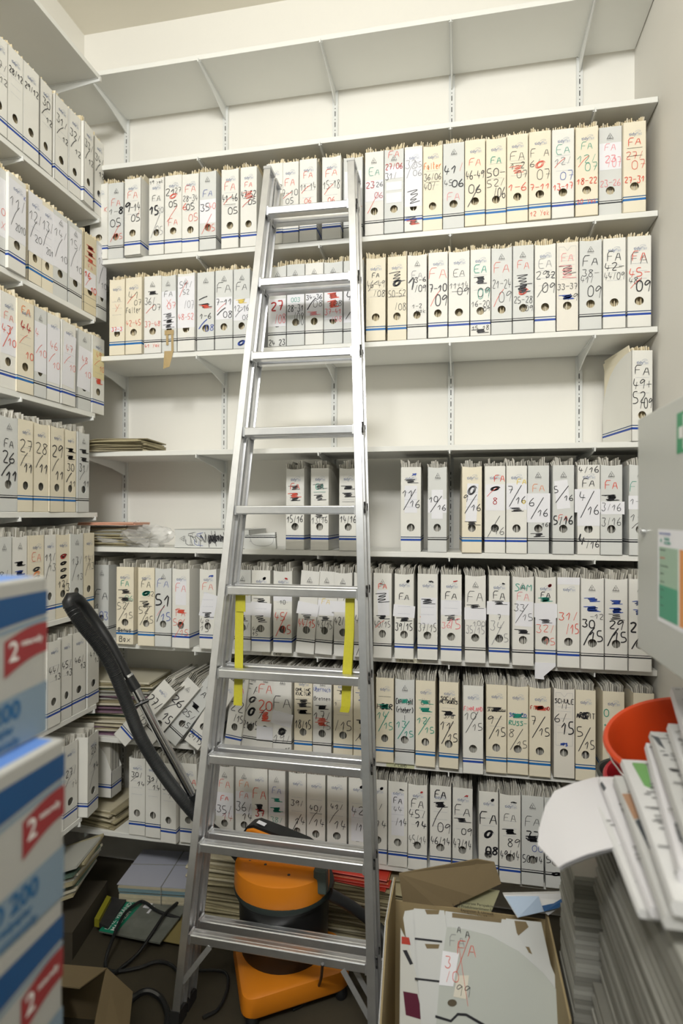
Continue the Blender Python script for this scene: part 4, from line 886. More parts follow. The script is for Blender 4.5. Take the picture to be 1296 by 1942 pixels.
# the green magazine with its cover lettering
def flat_on_floor(name, pts, z, th, m, label, cat):
    P = [at_z(x, y, z) for x, y in pts]; c = sum(P, Vector())/4
    mb = MB(); mb.prism([p_ for p_ in P], (0, 0, -th)); o = mb.build(name, m)
    tag(o, label, cat); return o, P
mg = empty('magazine', at_z(262, 1740, .035)); mg.rotation_euler = (0, 0, 0); tag(mg, 'magazine with a green title band reading LINZ VERÄNDERT MAGAZIN on the floor', 'magazine')
A, B, Cc, Dd = at_z(188, 1765, .035), at_z(252, 1697, .035), at_z(345, 1735, .035), at_z(298, 1795, .035)
u = (B-A).normalized(); vv = Vector((u.y, -u.x, 0)); LH = (B-A).length; LW = (Dd-A).dot(vv)
Mg = Matrix(((u.x, -vv.x, 0, A.x), (u.y, -vv.y, 0, A.y), (0, 0, 1, A.z), (0, 0, 0, 1)))
Mg = Matrix.Translation(-mg.location)@Mg
mb = MB(); mb.box((0, -LW, -.006), (LH, 0, 0), 0, Mg); mb.build('cover', mat('cover_dark_photo', (.16, .17, .15), .4, noise=.6, nscale=14), mg)
mb = MB(); mb.box((-.001, -LW*.27, .0002), (LH+.001, .001, .0008), 0, Mg); mb.build('title_band', mat('cover_green', (.01, .22, .13), .4), mg)
mb = MB(); mb.box((LH*.72, -LW*.44, .0009), (LH*.95, -LW*.33, .0014), 0, Mg); mb.box((LH*.60, -LW*.50, .0009), (LH*.80, -LW*.46, .0014), 0, Mg); mb.build('address_label', m_lab, mg)
m_wt = mat('white_print', (.8, .8, .78), .5)
lettering('title_lettering', 'LINZ VERÄNDERT', LH*.115, m_wt, mg, Mg@Matrix.Translation((LH*.05, -LW*.09, .0012)), 0, 'LEFT')
lettering('title_lettering', 'MAGAZIN', LH*.115, m_wt, mg, Mg@Matrix.Translation((LH*.05, -LW*.19, .0012)), .0006, 'LEFT')
flat_on_floor('yellow_card', [(300, 1782), (335, 1718), (360, 1722), (350, 1792), ][:4], .02, .003, mat('dull_yellow_card', (.26, .21, .08), .7), 'dull yellow card on the floor by the foot of the ladder', 'card')
flat_on_floor('book', [(179, 1742), (203, 1698), (211, 1701), (188, 1744)], .06, .03, mat('yellow_spine', (.28, .26, .02), .5), 'yellow spined book beside the green magazine on the floor', 'book')
flat_on_floor('magazine', [(188, 1750), (208, 1700), (240, 1706), (205, 1758)], .045, .02, mat('black_cover', (.03, .03, .03), .5, noise=.4), 'black magazine lying between the yellow book and the green magazine', 'magazine')
# flattened brown cardboard at lower left
cb = empty('cardboard_box', at_z(160, 1900, 0)); tag(cb, 'brown cardboard box with open flaps on the floor behind the printed cartons', 'cardboard box')
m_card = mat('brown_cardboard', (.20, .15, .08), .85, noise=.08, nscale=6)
zt = .16
Pt = [at_z(100, 1955, zt), at_z(175, 1975, zt), at_z(203, 1838, zt), at_z(110, 1830, zt)]
o_ = cb.location
for a, b in ((0, 1), (1, 2), (2, 3), (3, 0)):
    mb = MB(); A, B = Pt[a]-o_, Pt[b]-o_; n = Vector((-(B-A).y, (B-A).x, 0)).normalized()*.004
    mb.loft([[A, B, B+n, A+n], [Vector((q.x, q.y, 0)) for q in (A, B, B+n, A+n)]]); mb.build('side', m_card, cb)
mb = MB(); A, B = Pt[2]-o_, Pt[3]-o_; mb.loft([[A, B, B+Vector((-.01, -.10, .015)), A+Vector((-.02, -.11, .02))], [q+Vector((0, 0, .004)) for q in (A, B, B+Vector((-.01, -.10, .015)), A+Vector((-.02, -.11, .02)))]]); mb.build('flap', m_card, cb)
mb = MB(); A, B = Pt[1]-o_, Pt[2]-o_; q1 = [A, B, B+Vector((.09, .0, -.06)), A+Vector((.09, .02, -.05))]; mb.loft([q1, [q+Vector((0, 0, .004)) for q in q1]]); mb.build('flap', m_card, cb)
# ---------------------------------------------------------------- printed copy-paper cartons, left foreground
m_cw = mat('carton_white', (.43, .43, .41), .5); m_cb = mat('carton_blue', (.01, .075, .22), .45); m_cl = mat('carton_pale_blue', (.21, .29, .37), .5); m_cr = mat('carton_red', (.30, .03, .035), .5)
m_ct = mat('carton_text_blue', (.02, .12, .28), .5); m_lid = mat('carton_lid_blue', (.12, .25, .62), .45); m_pt = mat('pale_grey_print', (.5, .5, .46), .5)
BH = .2435
zt0 = CAMH-(424/FPX)*.9
def carton(px, d, ztop, label, first):
    c = at_d(px, 971, d); X, Y = c.x, c.y; z0 = ztop-BH+.001
    rt = empty('paper_carton', (X, Y, z0)); tag(rt, label, 'carton', 'stacked copy paper cartons')
    W, L, H = .305, .43, BH-.001
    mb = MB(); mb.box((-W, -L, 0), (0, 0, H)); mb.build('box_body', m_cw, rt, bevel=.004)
    mb = MB(); mb.box((-W+.01, -L+.01, H), (-.012, -.012, H+.0006)); mb.build('lid_print', m_lid, rt)
    e = .0006
    mb = MB(); ys = [-L+L*i/24 for i in range(25)]
    f1 = lambda y: H-.028-.016*(1-((y+L)/L))**1.0; lo = lambda y: H-.058-.05*((-y)/L)**1.3
    mb.poly([(e, y, H-.022-.002*(-y/L)) for y in ys]+[(e, y, lo(y)) for y in reversed(ys)]); mb.build('blue_band', m_cb, rt)
    mb = MB(); mb.poly([(e, y, lo(y)-.004) for y in ys]+[(e, y, lo(y)-.010) for y in reversed(ys)]); mb.build('thin_band', m_cl, rt)
    mb = MB(); hi = lambda y: .062+.02*(1-(-y/L)*1.2)-.028*((-y-.03)/L)**2
    mb.poly([(e, y, max(.02, hi(y))) for y in ys]+[(e, y, .004) for y in reversed(ys)]); mb.build('pale_band', m_cl, rt)
    mb = MB(); ys2 = [-.088+.088*i/14 for i in range(15)]
    top = lambda y: .158+.010*math.sin((y+.088)/.088*2.2)+.006*(1+y/.088); bo = lambda y: .106+.022*math.sin((y+.088)/.088*1.6)
    mb.poly([(e*1.3, y, top(y)) for y in ys2]+[(e*1.3, y, bo(y)) for y in reversed(ys2)]); fl = mb.build('red_flag', m_cr, rt)
    MX = lambda y, z: Matrix(((0, 0, 1, .0013), (1, 0, 0, y), (0, 1, 0, z), (0, 0, 0, 1)))
    lettering('print', '2', .040, m_wt, rt, MX(-.070, .140), .0006)
    lettering('print', 'naturally', .013, m_wt, rt, MX(-.033, .150), .0003)
    lettering('print', 'ECO 200', .036, m_ct, rt, MX(-.125, .056), .0014)
    lettering('print', 'Universalpapier', .016, m_ct, rt, MX(-.12, .031), .0005)
    lettering('print', 'environmentally', .016, m_ct, rt, MX(-.11, .012), .0003)
    lettering('print', 'A4', .030, m_pt, rt, MX(-.20, .155), .0006)
    return rt
carton(125, .9, zt0-4*BH, 'white copy paper carton standing on the floor, below all the others', 0)
carton(125, .9, zt0-3*BH, 'white copy paper carton, second from the floor in the left foreground stack', 0)
carton(127, .9, zt0-2*BH, 'white copy paper carton, third from the floor in the left foreground stack', 0)
carton(124, .9, zt0-BH, 'white copy paper carton cut by the bottom of the picture', 0)
carton(125, .9, zt0, 'white ECO 200 copy paper carton, middle of the three visible in the foreground', 0)
carton(90, .917, zt0+BH, 'white copy paper carton with blue lid, top of the left foreground stack', 0)
mb = MB(); cc = at_d(125, 971, .9); hz = zt0-5*BH
mb.box((-.32, -.45, 0), (0, 0, .02))
for y in (-.42, -.06):
    for x in (-.29, -.05): mb.box((x, y, .02), (x+.03, y+.03, hz-.02))
mb.box((-.32, -.45, hz-.02), (0, 0, hz))
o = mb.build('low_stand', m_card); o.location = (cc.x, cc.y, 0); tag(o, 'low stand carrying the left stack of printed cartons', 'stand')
# ---------------------------------------------------------------- first aid cabinet on the right wall
XC = .40
e1 = at_x(1210, 795, XC); e2 = at_x(1210, 1228, XC); yA = e1.y; zT, zB_ = e1.z, e2.z
fc = empty('first_aid_cabinet', (XWR, yA, zB_)); tag(fc, 'grey metal wall cabinet with a green first aid sign on the right wall', 'cabinet')
Hc = zT-zB_; Wc = .46; dpt = XWR-XC
m_cab = mat('cabinet_grey_paint', (.50, .51, .48), .35)
mb = MB(); mb.box((-dpt+.02, -Wc, 0), (-.001, -.012, Hc)); mb.build('housing', m_cab, fc, bevel=.004)
mb = MB(); mb.box((-dpt, -Wc, 0), (-dpt+.018, 0, Hc)); dr = mb.build('door', m_cab, fc, bevel=.004)
kn = at_x(1224, 1008, XC); mb = MB()
mb.loft([[Vector((-dpt-z, kn.y-yA+rr_*math.cos(a*math.pi/8), kn.z-zB_+rr_*math.sin(a*math.pi/8))) for a in range(16)] for rr_, z in ((.005, 0), (.005, .003), (.0075, .004), (.0075, .009), (.004, .011))]); mb.build('knob', m_chr, dr, True)
def onx(px, py): q = at_x(px, py, XC); return q.y-yA, q.z-zB_
def rectx(name, m, px0, py0, px1, py1, e, par=None):
    y1, z1 = onx(px0, py0); y0, _ = onx(px1, py1); _, z0 = onx(px0, py1)
    mb = MB(); mb.box((-dpt-e, y0, z0), (-dpt-e+.0004, y1, z1)); return mb.build(name, m, par or dr), (y0, y1, z0, z1)
sg, (y0, y1, z0, z1) = rectx('first_aid_sign', mat('sign_green', (.0, .26, .10), .4), 1285, 785, 1340, 861, .0008)
h = z1-z0; cy_, cz_ = y1-h*.58, (z0+z1)/2
mb = MB(); mb.box((-dpt-.0014, cy_-h*.42, cz_-h*.14), (-dpt-.0010, cy_+h*.42, cz_+h*.14)); mb.box((-dpt-.0014, cy_-h*.13, cz_-h*.42), (-dpt-.0010, cy_+h*.13, cz_+h*.42)); mb.build('white_cross', m_wt, sg)
ps, (y0, y1, z0, z1) = rectx('safety_poster', m_lab, 1249, 1003, 1345, 1176, .0008)
MP = lambda y, z, e=.0018: Matrix(((0, 0, -1, -dpt-e), (-1, 0, 0, y), (0, 1, 0, z), (0, 0, 0, 1)))
def prx(name, m, a, b, c_, d_, e): mb = MB(); mb.box((-dpt-e, y1-(y1-y0)*b, z1-(z1-z0)*d_), (-dpt-e+.0003, y1-(y1-y0)*a, z1-(z1-z0)*c_)); return mb.build(name, m, ps)
prx('pale_green_panel', mat('poster_pale_green', (.35, .50, .38), .5), .04, .46, .19, .95, .0012)
prx('green_panel', mat('poster_green', (.06, .33, .20), .5), .04, .46, .60, .95, .0015)
prx('orange_panel', mat('poster_orange', (.75, .30, .08), .5), .49, .97, .19, .95, .0012)
hh = z1-z0
lettering('poster_text', 'Sicherheit und Gesundheit', hh*.032, INK['b'], ps, MP(y1-(y1-y0)*.05, z1-hh*.045), .0002, 'LEFT')
lettering('poster_text', 'Verhalten\nbei Unfällen', hh*.042, INK['g'], ps, MP(y1-(y1-y0)*.16, z1-hh*.12), .0003, 'LEFT')
lettering('poster_text', '+', hh*.09, INK['g'], ps, MP(y1-(y1-y0)*.09, z1-hh*.125), .0008)
for i, t in enumerate(('Ruhe bewahren', 'Unfall melden', 'Wo?  Was?  Wie viele?', 'Erste Hilfe', 'Absicherung', 'Versorgung', 'Rettung', 'einweisen')):
    lettering('poster_text', t, hh*.026, INK['r'] if i == 1 else INK['k'], ps, MP(y1-(y1-y0)*.07, z1-hh*(.22+.085*i)), .0001, 'LEFT')
# ---------------------------------------------------------------- big open cardboard box with flattened files
bxo = Vector((-.15, 1.86, 0)); ob = empty('open_cardboard_box', bxo); tag(ob, 'big open cardboard box full of flattened files, right of the ladder', 'cardboard box')
BW, BD, BHt = .50, .34, .50
zt = BHt; xl_ = at_y(752, 1660, 1.86).x; xr_ = .245
m_cin = mat('cardboard_kraft', (.36, .28, .15), .85, noise=.08, nscale=5); m_cout = mat('cardboard_white_outside', (.62, .62, .62), .6)
def wallbx(name, P, m=m_cin, th=(0, 0, 0)):
    mb = MB(); mb.loft([[Vector(p)-bxo for p in P], [Vector(p)+Vector(th)-bxo for p in P]]); return mb.build(name, m, ob)
yb_, yf_ = 1.80, 1.42
wallbx('back_side', [(xl_, yb_, 0), (xr_, yb_, 0), (xr_, yb_, .43), (xl_, yb_, .43)], th=(0, .005, 0))
wallbx('right_side', [(xr_, yf_, 0), (xr_, yb_, 0), (xr_, yb_, .46), (xr_, yf_, .46)], th=(.005, 0, 0))
wallbx('left_side', [(xl_, yf_, 0), (xl_, yb_, 0), (xl_, yb_, .50), (xl_+.0, yf_+.18, .50), (xl_, yf_, .26)], m_cin, th=(.004, 0, 0))
wallbx('left_side_outer', [(xl_-.001, yf_, 0), (xl_-.001, yb_, 0), (xl_-.001, yb_, .50), (xl_-.001, yf_+.18, .50), (xl_-.001, yf_, .26)], m_cout, th=(-.002, 0, 0))
wallbx('floor_panel', [(xl_, yf_, .001), (xr_, yf_, .001), (xr_, yb_, .001), (xl_, yb_, .001)], th=(0, 0, .004))
wallbx('front_side', [(xl_, yf_, 0), (xr_, yf_, 0), (xr_, yf_, .20), (xl_+.10, yf_, .20), (xl_, yf_, .24)], th=(0, -.005, 0))
# torn back flap
fp = [at_y(757, 1657, 1.80), at_y(905, 1630, 1.83), at_y(938, 1636, 1.84), at_y(951, 1676, 1.83), at_y(900, 1700, 1.81), at_y(862, 1718, 1.805), at_y(850, 1740, 1.80), at_y(768, 1740, 1.80)]
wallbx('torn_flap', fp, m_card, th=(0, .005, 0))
flt = wallbx('printed_flap', [at_y(868, 1682, 1.845), at_y(948, 1690, 1.85), at_y(930, 1735, 1.81), at_y(868, 1735, 1.805)], mat('cardboard_green_grey', (.30, .29, .17), .8), th=(0, .004, 0))
c_ = at_y(905, 1722, 1.80)-bxo
for i, t in enumerate(('A Übersee Perspektive', 'Land Produktsortiment Sorgfalt', 'Expansion 3, Umwelt', 'Paper No 27')):
    lettering('box_print', t, .011, INK['k'], flt, Matrix.Translation((c_.x, c_.y-.012, c_.z+.018-.011*i))@Matrix.Rotation(R(90), 4, 'X'))
# torn carton piece with blue print, behind the box
tp = [at_y(955, 1697, 1.78), at_y(1086, 1694, 1.80), at_y(1080, 1708, 1.79), at_y(1040, 1736, 1.76), at_y(1032, 1729, 1.76), at_y(982, 1741, 1.74), at_y(972, 1725, 1.75)]
tc = empty('torn_carton_piece', tp[0]); tag(tc, 'torn white carton piece with blue print on the open box', 'carton piece')
mb = MB(); mb.loft([[p-tp[0] for p in tp], [p-tp[0]+Vector((0, .03, -.012)) for p in tp]]); mb.build('card', m_cout, tc)
mb = MB(); q = [at_y(958, 1699, 1.777), at_y(1022, 1699, 1.777), at_y(1031, 1728, 1.757), at_y(983, 1739, 1.737)]; mb.loft([[p-tp[0]-Vector((0, .002, 0)) for p in q], [p-tp[0]-Vector((0, .001, 0)) for p in q]]); mb.build('light_blue_print', mat('print_light_blue', (.36, .46, .60), .5), tc)
mb = MB(); q = [at_y(1028, 1716, 1.775), at_y(1050, 1712, 1.782), at_y(1078, 1695, 1.797), at_y(1084, 1697, 1.797), at_y(1060, 1720, 1.770), at_y(1032, 1727, 1.756)]; mb.loft([[p-tp[0]-Vector((0, .004, 0)) for p in q], [p-tp[0]-Vector((0, .003, 0)) for p in q]]); mb.build('blue_stripe_print', m_cb, tc)
# flattened files leaning in the box
N0 = Vector((0, -1, .42)).normalized(); PB = Vector((.1, 1.62, .38))
def sheet(name, pts, off, m, parent=None, th=.003, smooth_=False, origin=None):
    P = [at_plane(x, y, PB+N0*off, N0) for x, y in pts]
    o0 = origin or Vector((0, 0, 0)); mb = MB(); mb.loft([[p-o0 for p in P], [p-o0-N0*th for p in P]]); o = mb.build(name, m, parent); return o
m_flat = mat('flat_file_card', (.50, .525, .49), .55, noise=.03, nscale=5); m_flat2 = mat('flat_file_card_pale', (.60, .61, .60), .55)
def ffile(label, org, parts):
    o0 = at_plane(org[0], org[1], PB+N0*parts[0][2], N0); rt = empty('flattened_file', o0); tag(rt, label, 'flattened file', 'flattened magazine files in the open box')
    for nm, pts, off, m in parts: sheet(nm, pts, off, m, rt, .0022 if nm == 'card' else .0003, origin=o0)
    return rt, o0
arc = [(878+ (1088-878)*math.sin(t), 1942-(1942-1768)*math.cos(t)) for t in [i/14*math.pi/2 for i in range(15)]]
arc = [(880, 1762), (930, 1775), (985, 1805), (1030, 1845), (1062, 1885), (1082, 1925), (1092, 1975)]
rt, o0 = ffile('flattened grey file with red crossed FA, 3/10 and 99, front of the open box', (880, 1942), [
    ('card', [(848, 1758), (880, 1762)]+arc[1:]+[(1090, 2010), (822, 2010), (835, 1850)], .012, m_flat),
    ('paper_label', [(840, 1803), (871, 1808), (860, 1871), (833, 1868)], .0135, m_lab),
    ('buff_label', [(868, 1850), (890, 1850), (884, 1895), (860, 1890)], .0135, mat('buff_tape', (.72, .68, .58), .5)),
    ('hole', [(858+9*math.cos(a), 1902+7*math.sin(a)) for a in [i*math.pi/6 for i in range(12)]], .0136, mat('hole_brown', (.10, .08, .05), .8)),
    ('band', [(826, 1925), (855, 1934), (868, 1921), (885, 1922), (920, 1942), (918, 1947), (884, 1927), (869, 1926), (856, 1939), (826, 1930)], .0136, INK['k'])])
uX = (at_plane(900, 1850, PB, N0)-at_plane(850, 1850, PB, N0)); pxm = uX.length/50; uX.normalize(); uZ = N0.cross(uX).normalized()
if uZ.z < 0: uZ = -uZ
def write_plane(px, py, off, items, name, parent, o0, rot=-6):
    I = Ink(random.Random(px)); Cn = at_plane(px, py, PB+N0*off, N0)-o0
    for (dx, dy, h, t, c, w) in items:
        if isinstance(t, list): I.stroke([(a*pxm, -b*pxm) for a, b in t], w, c)
        else: I.text(t, dx*pxm, -dy*pxm, h*pxm, w, c, 1, 'c')
    ca, sa = math.cos(R(rot)), math.sin(R(rot))
    I.mb.v = [tuple(Cn+uX*(x*ca-z*sa)+uZ*(x*sa+z*ca)+N0*(-y*.3+.0002)) for x, y, z in I.mb.v]
    return I.mb.build(name, [INK[c] for c in I.mats], parent)
write_plane(870, 1820, .0142, [(-2, -30, 20, 'FA', 'f', .0012), (16, -20, 24, 'FA', 'r', .0016), (0, 0, 0, [(22, -40), (-4, 20)], 'r', .002), (0, 0, 0, [(0, -30), (16, 70)], 'r', .0016), (-20, 6, 18, '3', 'r', .0016), (-13, 28, 18, '/0', 'r', .0014), (8, 48, 18, '99', 'k', .0013), (2, -50, 12, 'A', 'k', .0016), (18, -44, 13, 'A', 'k', .0018)], 'handwriting', rt, o0)
specs = [
 ('flattened white file sheet behind the grey one, left in the open box', [(785, 1723), (843, 1727), (850, 1780), (836, 1860), (826, 1960), (800, 1960)], .009),
 ('flattened white file sheet with brown corners, middle of the open box', [(845, 1728), (965, 1745), (1000, 1800), (1050, 1900), (1050, 1960), (830, 1960)], .005),
 ('flattened white file sheet at the right of the open box', [(960, 1742), (1027, 1749), (1045, 1830), (1098, 1960), (990, 1960)], .002),
 ('flattened white file sheet, leftmost in the open box', [(768, 1728), (792, 1724), (806, 1960), (796, 1960), (765, 1741)], -.002)]
for lb, pts, off in specs:
    rt2, o2 = ffile(lb, pts[0], [('card', pts, off, m_flat2)])
    if 'left in' in lb:
        for y_ in (1778, 1854): sheet('band', [(787, y_), (839, y_+6), (839, y_+10), (787, y_+4)], off+.0006, INK['k'], rt2, .0002, origin=o2)
        for y_ in (1725, 1790): sheet('brown_tape', [(806, y_), (834, y_+1), (832, y_+9), (810, y_+9)], off+.0006, m_card, rt2, .0002, origin=o2)
    if 'middle' in lb: sheet('brown_tape', [(858, 1731), (952, 1742), (951, 1750), (858, 1740)], off+.0006, m_card, rt2, .0002, origin=o2)
    if 'right of' in lb:
        sheet('brown_tape', [(976, 1746), (998, 1748), (1003, 1758), (982, 1776)], off+.0006, m_card, rt2, .0002, origin=o2)
        sheet('brown_tape', [(990, 1794), (1004, 1796), (1010, 1810), (996, 1803)], off+.0006, m_card, rt2, .0002, origin=o2)
PR = empty('rolled_magazine', at_plane(780, 1900, PB, N0)); tag(PR, 'magazine with red and dark cover stuck in the left of the open box', 'magazine'); oP = PR.location.copy()
sheet('cover', [(760, 1760), (775, 1790), (790, 1850), (805, 1960), (758, 1960)], .0, mat('cover_white', (.6, .6, .56), .4), PR, .004, origin=oP)
sheet('dark_print', [(765, 1880), (792, 1885), (804, 1935), (770, 1925)], .0006, mat('print_maroon', (.10, .01, .03), .4), PR, .0002, origin=oP)
sheet('red_print', [(762, 1776), (776, 1778), (779, 1792), (762, 1790)], .0006, mat('print_red', (.45, .05, .03), .4), PR, .0002, origin=oP)
sheet('letter_print', [(764, 1802), (772, 1802), (784, 1828), (778, 1830)], .0006, INK['k'], PR, .0002, origin=oP)
# newspaper with inverted headline left of the box
nw = empty('newspaper', at_y(738, 1850, 1.86)); tag(nw, 'newspaper with an upside down bold headline standing left of the open box', 'newspaper'); q0 = nw.location.copy()
P = [at_y(722, 1822, 1.86), at_y(752, 1822, 1.86), at_y(752, 1892, 1.86), at_y(722, 1890, 1.86)]
P[2].z = P[3].z = 0.0
mb = MB(); mb.loft([[p-q0 for p in P], [p-q0+Vector((0, .012, 0)) for p in P]]); mb.build('pages', mat('news_white', (.5, .5, .52), .7), nw)
Mx = Matrix.Translation((0, -.001, 0))@Matrix.Rotation(R(90), 4, 'X')@Matrix.Rotation(R(180), 4, 'Z')
for i, t in enumerate(('TEM', 'CHE', 'DER', 'WELT')): lettering('headline', t, .017, INK['k'], nw, Matrix.Translation((.0, 0, -.028+.017*i))@Mx, .0006)
lettering('small_print', 'WENN SIE NUR', .006, INK['k'], nw, Matrix.Translation((0, 0, .042))@Mx)
# ---------------------------------------------------------------- right foreground: stack of newspapers on a pile of cartons, buckets
ZS = CAMH-.62
def ptop(px, py, z=ZS): return at_z(px, py, z)
far, near = ptop(1110, 1478), ptop(1215, 1722); XE = (far.x+near.x)/2
print('edge', far, near)
m_gn = [mat('side_grey_a', (.27, .265, .235), .8, noise=.1), mat('side_grey_b', (.19, .185, .16), .8, noise=.1), mat('side_grey_c', (.34, .335, .30), .8, noise=.1)]
r = random.Random(31); z = 0.0; i = 0
ybk = 1.44; hs = [.10, .075, .11, .085, .095, .10, .08, .11, .09]; kk = (ZS-.004)/sum(hs)
for t in hs:
    t *= kk; mb = MB(); dx = r.uniform(-.010, .014); n = max(2, int(t/.010))
    for k in range(n):
        j = r.uniform(-.004, .004); mb.box((XE+.020+dx+j, .70+r.uniform(-.01, .01), z+t*k/n), (XWR-.006, ybk+r.uniform(-.012, .012), z+t*(k+.93)/n), r.randrange(3))
    o = mb.build('paper_stack', m_gn); tag(o, 'thick bundle of grey papers in the tall stack at the right wall', 'paper bundle', 'paper bundles stacked at the right wall'); z += t
ZS2 = ZS
z = 0
for k in range(8):
    mb = MB(); dx = r.uniform(-.006, .010)
    for q in range(9): mb.box((.262+dx+r.uniform(-.003, .003), 1.462, z+.0105*q), (.405, 1.66+r.uniform(-.012, .012), z+.0105*q+.0095), r.randrange(3))
    o = mb.build('paper_stack', m_gn); tag(o, 'thin bundle of grey papers between the open box and the buckets', 'paper bundle', 'paper bundles stacked behind the open box'); z += .0955
m_fn = [mat('fresh_newsprint_a', (.60, .60, .60), .7), mat('fresh_newsprint_b', (.50, .50, .49), .7), mat('fresh_newsprint_c', (.64, .63, .65), .7)]
m_pt2 = mat('newsprint_text_grey', (.22, .22, .22), .7)
m_pic = [mat('photo_print_brown', (.35, .20, .12), .5), mat('photo_print_green', (.14, .33, .10), .5), mat('photo_print_dark', (.06, .07, .08), .5), mat('photo_print_red', (.45, .06, .05), .5), mat('photo_print_skin', (.55, .33, .24), .5)]
def newsp(z, t, pts, mi, pics, label):
    P = [at_z(x, y, z+t) for x, y in pts]; o0 = P[0].copy(); rt = empty('newspaper', o0); tag(rt, label, 'newspaper', 'newspapers heaped in the right foreground')
    FL, NL, NR, FR = [p-o0 for p in P]; mb = MB(); rings = []
    for k in range(9):
        u = k/8; a = FL.lerp(NL, u); b = FR.lerp(NR, u); e = (a-b).normalized()*.004; w = Vector((0, 0, .004*math.sin(u*3.1+mi)))
        rings.append([a+w-Vector((0, 0, t)), a+w+e-Vector((0, 0, t/2)), a+w, b+w, b+w-Vector((0, 0, t))])
    mb.loft(rings); mb.build('pages', m_fn[mi % 3], rt)
    rq = random.Random(int(z*999)); mb = MB()
    for k in range(26):
        u0 = rq.uniform(.02, .9); v0 = rq.uniform(.02, .3); a = FL.lerp(NL, u0); b = FR.lerp(NR, u0); c = FL.lerp(NL, u0+.012); d = FR.lerp(NR, u0+.012); v1 = v0+rq.uniform(.04, .16); hh_ = Vector((0, 0, .0048))
        mb.poly([a.lerp(b, v0)+hh_, c.lerp(d, v0)+hh_, c.lerp(d, v1)+hh_, a.lerp(b, v1)+hh_])
    mb.build('printed_text', m_pt2, rt)
    for (q, m) in pics:
        mb = MB(); Q = [at_z(x, y, z+t+.0045)-o0 for x, y in q]; mb.loft([Q, [p-Vector((0, 0, .004)) for p in Q]]); mb.build('printed_picture', m_pic[m], rt)
newsp(ZS, .014, [(1112, 1478), (1214, 1724), (1420, 1760), (1340, 1478)], 0, [], 'lowest newspaper of the right foreground heap')
newsp(ZS+.018, .016, [(1138, 1476), (1236, 1716), (1430, 1750), (1350, 1478)], 2, [([(1142, 1482), (1150, 1494), (1146, 1497), (1139, 1485)], 2)], 'newspaper second from the bottom of the right foreground heap')
newsp(ZS+.038, .02, [(1166, 1474), (1262, 1730), (1430, 1750), (1350, 1478)], 1, [([(1180, 1505), (1202, 1505), (1222, 1548), (1203, 1553)], 0), ([(1205, 1556), (1226, 1550), (1246, 1600), (1232, 1606)], 2), ([(1230, 1590), (1252, 1586), (1262, 1612), (1241, 1617)], 4)], 'newspaper with small brown and skin toned photos in the right heap')
newsp(ZS+.062, .022, [(1180, 1440), (1278, 1706), (1440, 1740), (1370, 1450)], 0, [([(1200, 1446), (1226, 1448), (1238, 1496), (1222, 1488)], 1)], 'newspaper with a green printed corner in the right heap')
newsp(ZS+.088, .024, [(1226, 1412), (1290, 1640), (1450, 1700), (1380, 1420)], 2, [([(1272, 1455), (1296, 1470), (1310, 1540), (1296, 1530)], 3), ([(1280, 1560), (1292, 1560), (1300, 1590), (1290, 1590)], 2)], 'newspaper with a red printed panel near the bucket')
newsp(ZS+.116, .024, [(1234, 1390), (1306, 1590), (1450, 1640), (1390, 1400)], 1, [([(1236, 1394), (1250, 1398), (1262, 1420), (1250, 1412)], 2)], 'tilted newspaper leaning on the bucket, right foreground')
newsp(ZS+.144, .024, [(1268, 1372), (1330, 1560), (1450, 1600), (1400, 1380)], 0, [], 'newspaper just under the topmost one, right foreground')
newsp(ZS+.19, .03, [(1274, 1306), (1316, 1430), (1450, 1470), (1400, 1310)], 2, [], 'topmost newspaper of the right foreground heap')
mb = MB(); P = [at_z(x, y, ZS+.186) for x, y in ((1300, 1330), (1330, 1430), (1450, 1460), (1400, 1330))]; mb.loft([P, [Vector((p.x, p.y, ZS+.17)) for p in P]]); o = mb.build('newspaper', m_fn[1]); tag(o, 'folded newspaper sandwiched beneath the topmost one, right foreground', 'newspaper', 'newspapers heaped in the right foreground')
# white sheets hanging over the edge
P0 = [ (1165, 1475, .0), (1128, 1474, .0), (1090, 1484, -.004), (1052, 1500, -.012), (1034, 1530, -.030), (1022, 1575, -.052), (1020, 1602, -.062)]
P1 = [ (1182, 1600, .0), (1165, 1606, -.004), (1140, 1612, -.012), (1112, 1620, -.024), (1082, 1632, -.040), (1066, 1640, -.052), (1060, 1645, -.058)]
ws = empty('loose_sheets', at_z(1150, 1530, ZS2+.02)); tag(ws, 'white loose sheets hanging over the edge of the newspaper heap', 'loose papers'); w0 = ws.location.copy()
for kk, (ddx, ddz) in enumerate(((0, .02), (6, .014), (10, .008))):
    mb = MB(); g = []
    for (a, b) in zip(P0, P1):
        row = []
        for k in range(6):
            t = k/5; px = a[0]+(b[0]-a[0])*t+ddx*.6; py = a[1]+(b[1]-a[1])*t+ddx*.6; zz = ZS2+ddz+(a[2]+(b[2]-a[2])*t)
            row.append(at_z(px, py, zz)-w0)
        g.append(row)
    rings = [row+[q-Vector((0, 0, .0016)) for q in reversed(row)] for row in g]; mb.loft(rings); mb.build('sheet', [m_fn[2], m_fn[2], m_fn[0]][kk], ws, True)
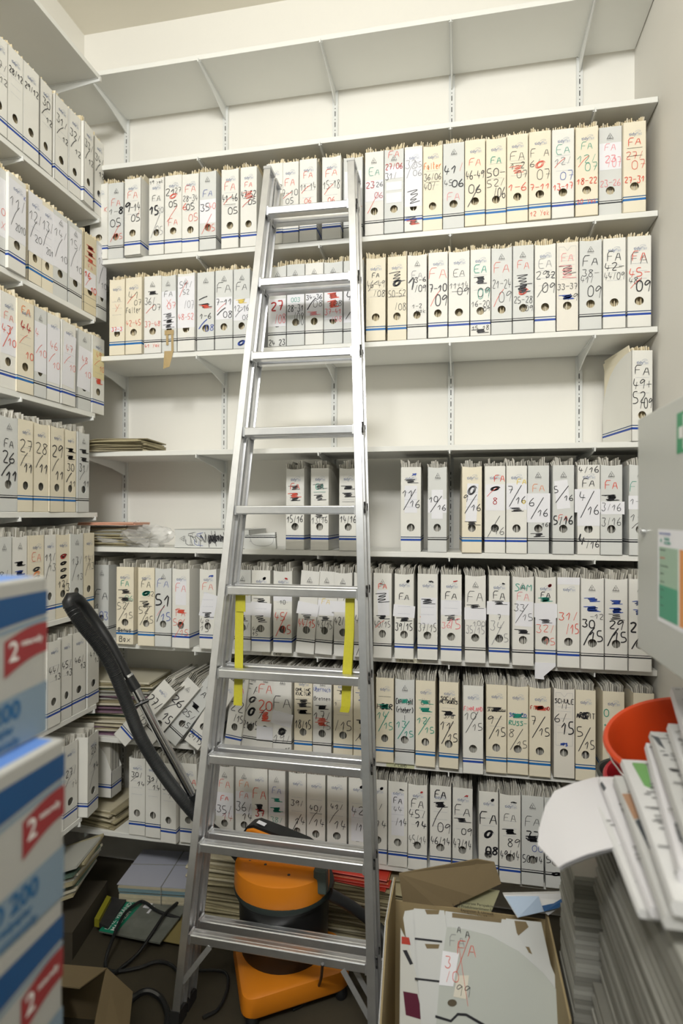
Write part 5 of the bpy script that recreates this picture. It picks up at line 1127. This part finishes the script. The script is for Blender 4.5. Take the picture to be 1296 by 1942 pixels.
# buckets
m_red = mat('red_plastic', (.60, .06, .012), .32); m_red2 = mat('pinkish_red_plastic', (.60, .03, .05), .35); m_dgr = mat('dark_grey_plastic', (.05, .055, .05), .5)
def bucket(name, rim_c, axis, r, h, m, label, handle=True, name2='bucket'):
    ax = Vector(axis).normalized(); rt = empty(name, rim_c); tag(rt, label, 'bucket')
    q = Vector((0, 0, 1)).rotation_difference(ax)
    mb = MB(); mb.lathe([(.001, -h), (r*.72, -h), (r*.97, -.012), (r*1.04, -.012), (r*1.06, -.004), (r*1.03, .002), (r*.98, .0), (r*.94, -.012), (r*.70, -h+.004), (.001, -h+.004)], 48)
    o = mb.build('bucket_body', m, rt, True); o.rotation_mode = 'QUATERNION'; o.rotation_quaternion = q
    if handle:
        mb = MB(); pts = [Vector((-r*1.04*math.cos(t), -r*.9*math.sin(t), -.01-r*.45*math.sin(t))) for t in [i*math.pi/16 for i in range(17)]]; mb.tube(pts, .0022, 8)
        o = mb.build('wire_handle', m_chr, rt, True); o.rotation_mode = 'QUATERNION'; o.rotation_quaternion = q
    return rt
bucket('bucket', at_d(1290, 1392, 1.34), (-.26, -.20, 1), .155, .20, m_red, 'bright red plastic bucket on the newspaper heap')
bucket('bucket', at_d(1252, 1478, 1.50), (-.05, -.1, 1), .125, .16, m_red2, 'darker red bucket under the bright red one', False)
bucket('bucket', at_d(1215, 1468, 1.62), (0, 0, 1), .105, .16, m_dgr, 'dark grey bucket behind the red buckets', False)
sup = at_d(1252, 1478, 1.50); mb = MB(); mb.box((.42, 1.47, 0), (XWR-.006, 1.76, sup.z-.165)); o = mb.build('support_carton', m_cin, bevel=.004); tag(o, 'kraft carton standing at the right wall beneath the buckets', 'carton')
# shelf edge labels
def edge_label(x0, x1, py, zi, txt, m, nm, label):
    a, b = at_y(x0, py, DF), at_y(x1, py, DF); zc = ZB[zi]+TH/2; rt = empty('edge_label', ((a.x+b.x)/2, DF-.001, zc)); tag(rt, label, 'label'); w = (b.x-a.x)/2
    mb = MB(); mb.box((-w, -.0004, -.008), (w, .0006, .008)); mb.build('paper_strip', m, rt)
    I = Ink(random.Random(x0)); I.text(txt, 0, 0, .010, .0013, 'k', w*1.8); I.mb.build('handwriting', INK['k'], rt)
edge_label(497, 552, 1240, 6, '1 RATU.', m_ylab if 0 else mat('shelf_tape', (.72, .71, .62), .5), 0, 'handwritten strip reading RATU on the shelf edge behind the ladder')
edge_label(752, 800, 1252, 6, 'ATTE ALTE', mat('shelf_tape_yellowed', (.74, .71, .55), .5), 0, 'torn yellowish strip reading ALTE on the fifth shelf edge')
edge_label(733, 786, 1458, 7, '1 LAND', mat('shelf_tape_green', (.62, .64, .40), .5), 0, 'torn greenish strip with faint letters on the sixth shelf edge')
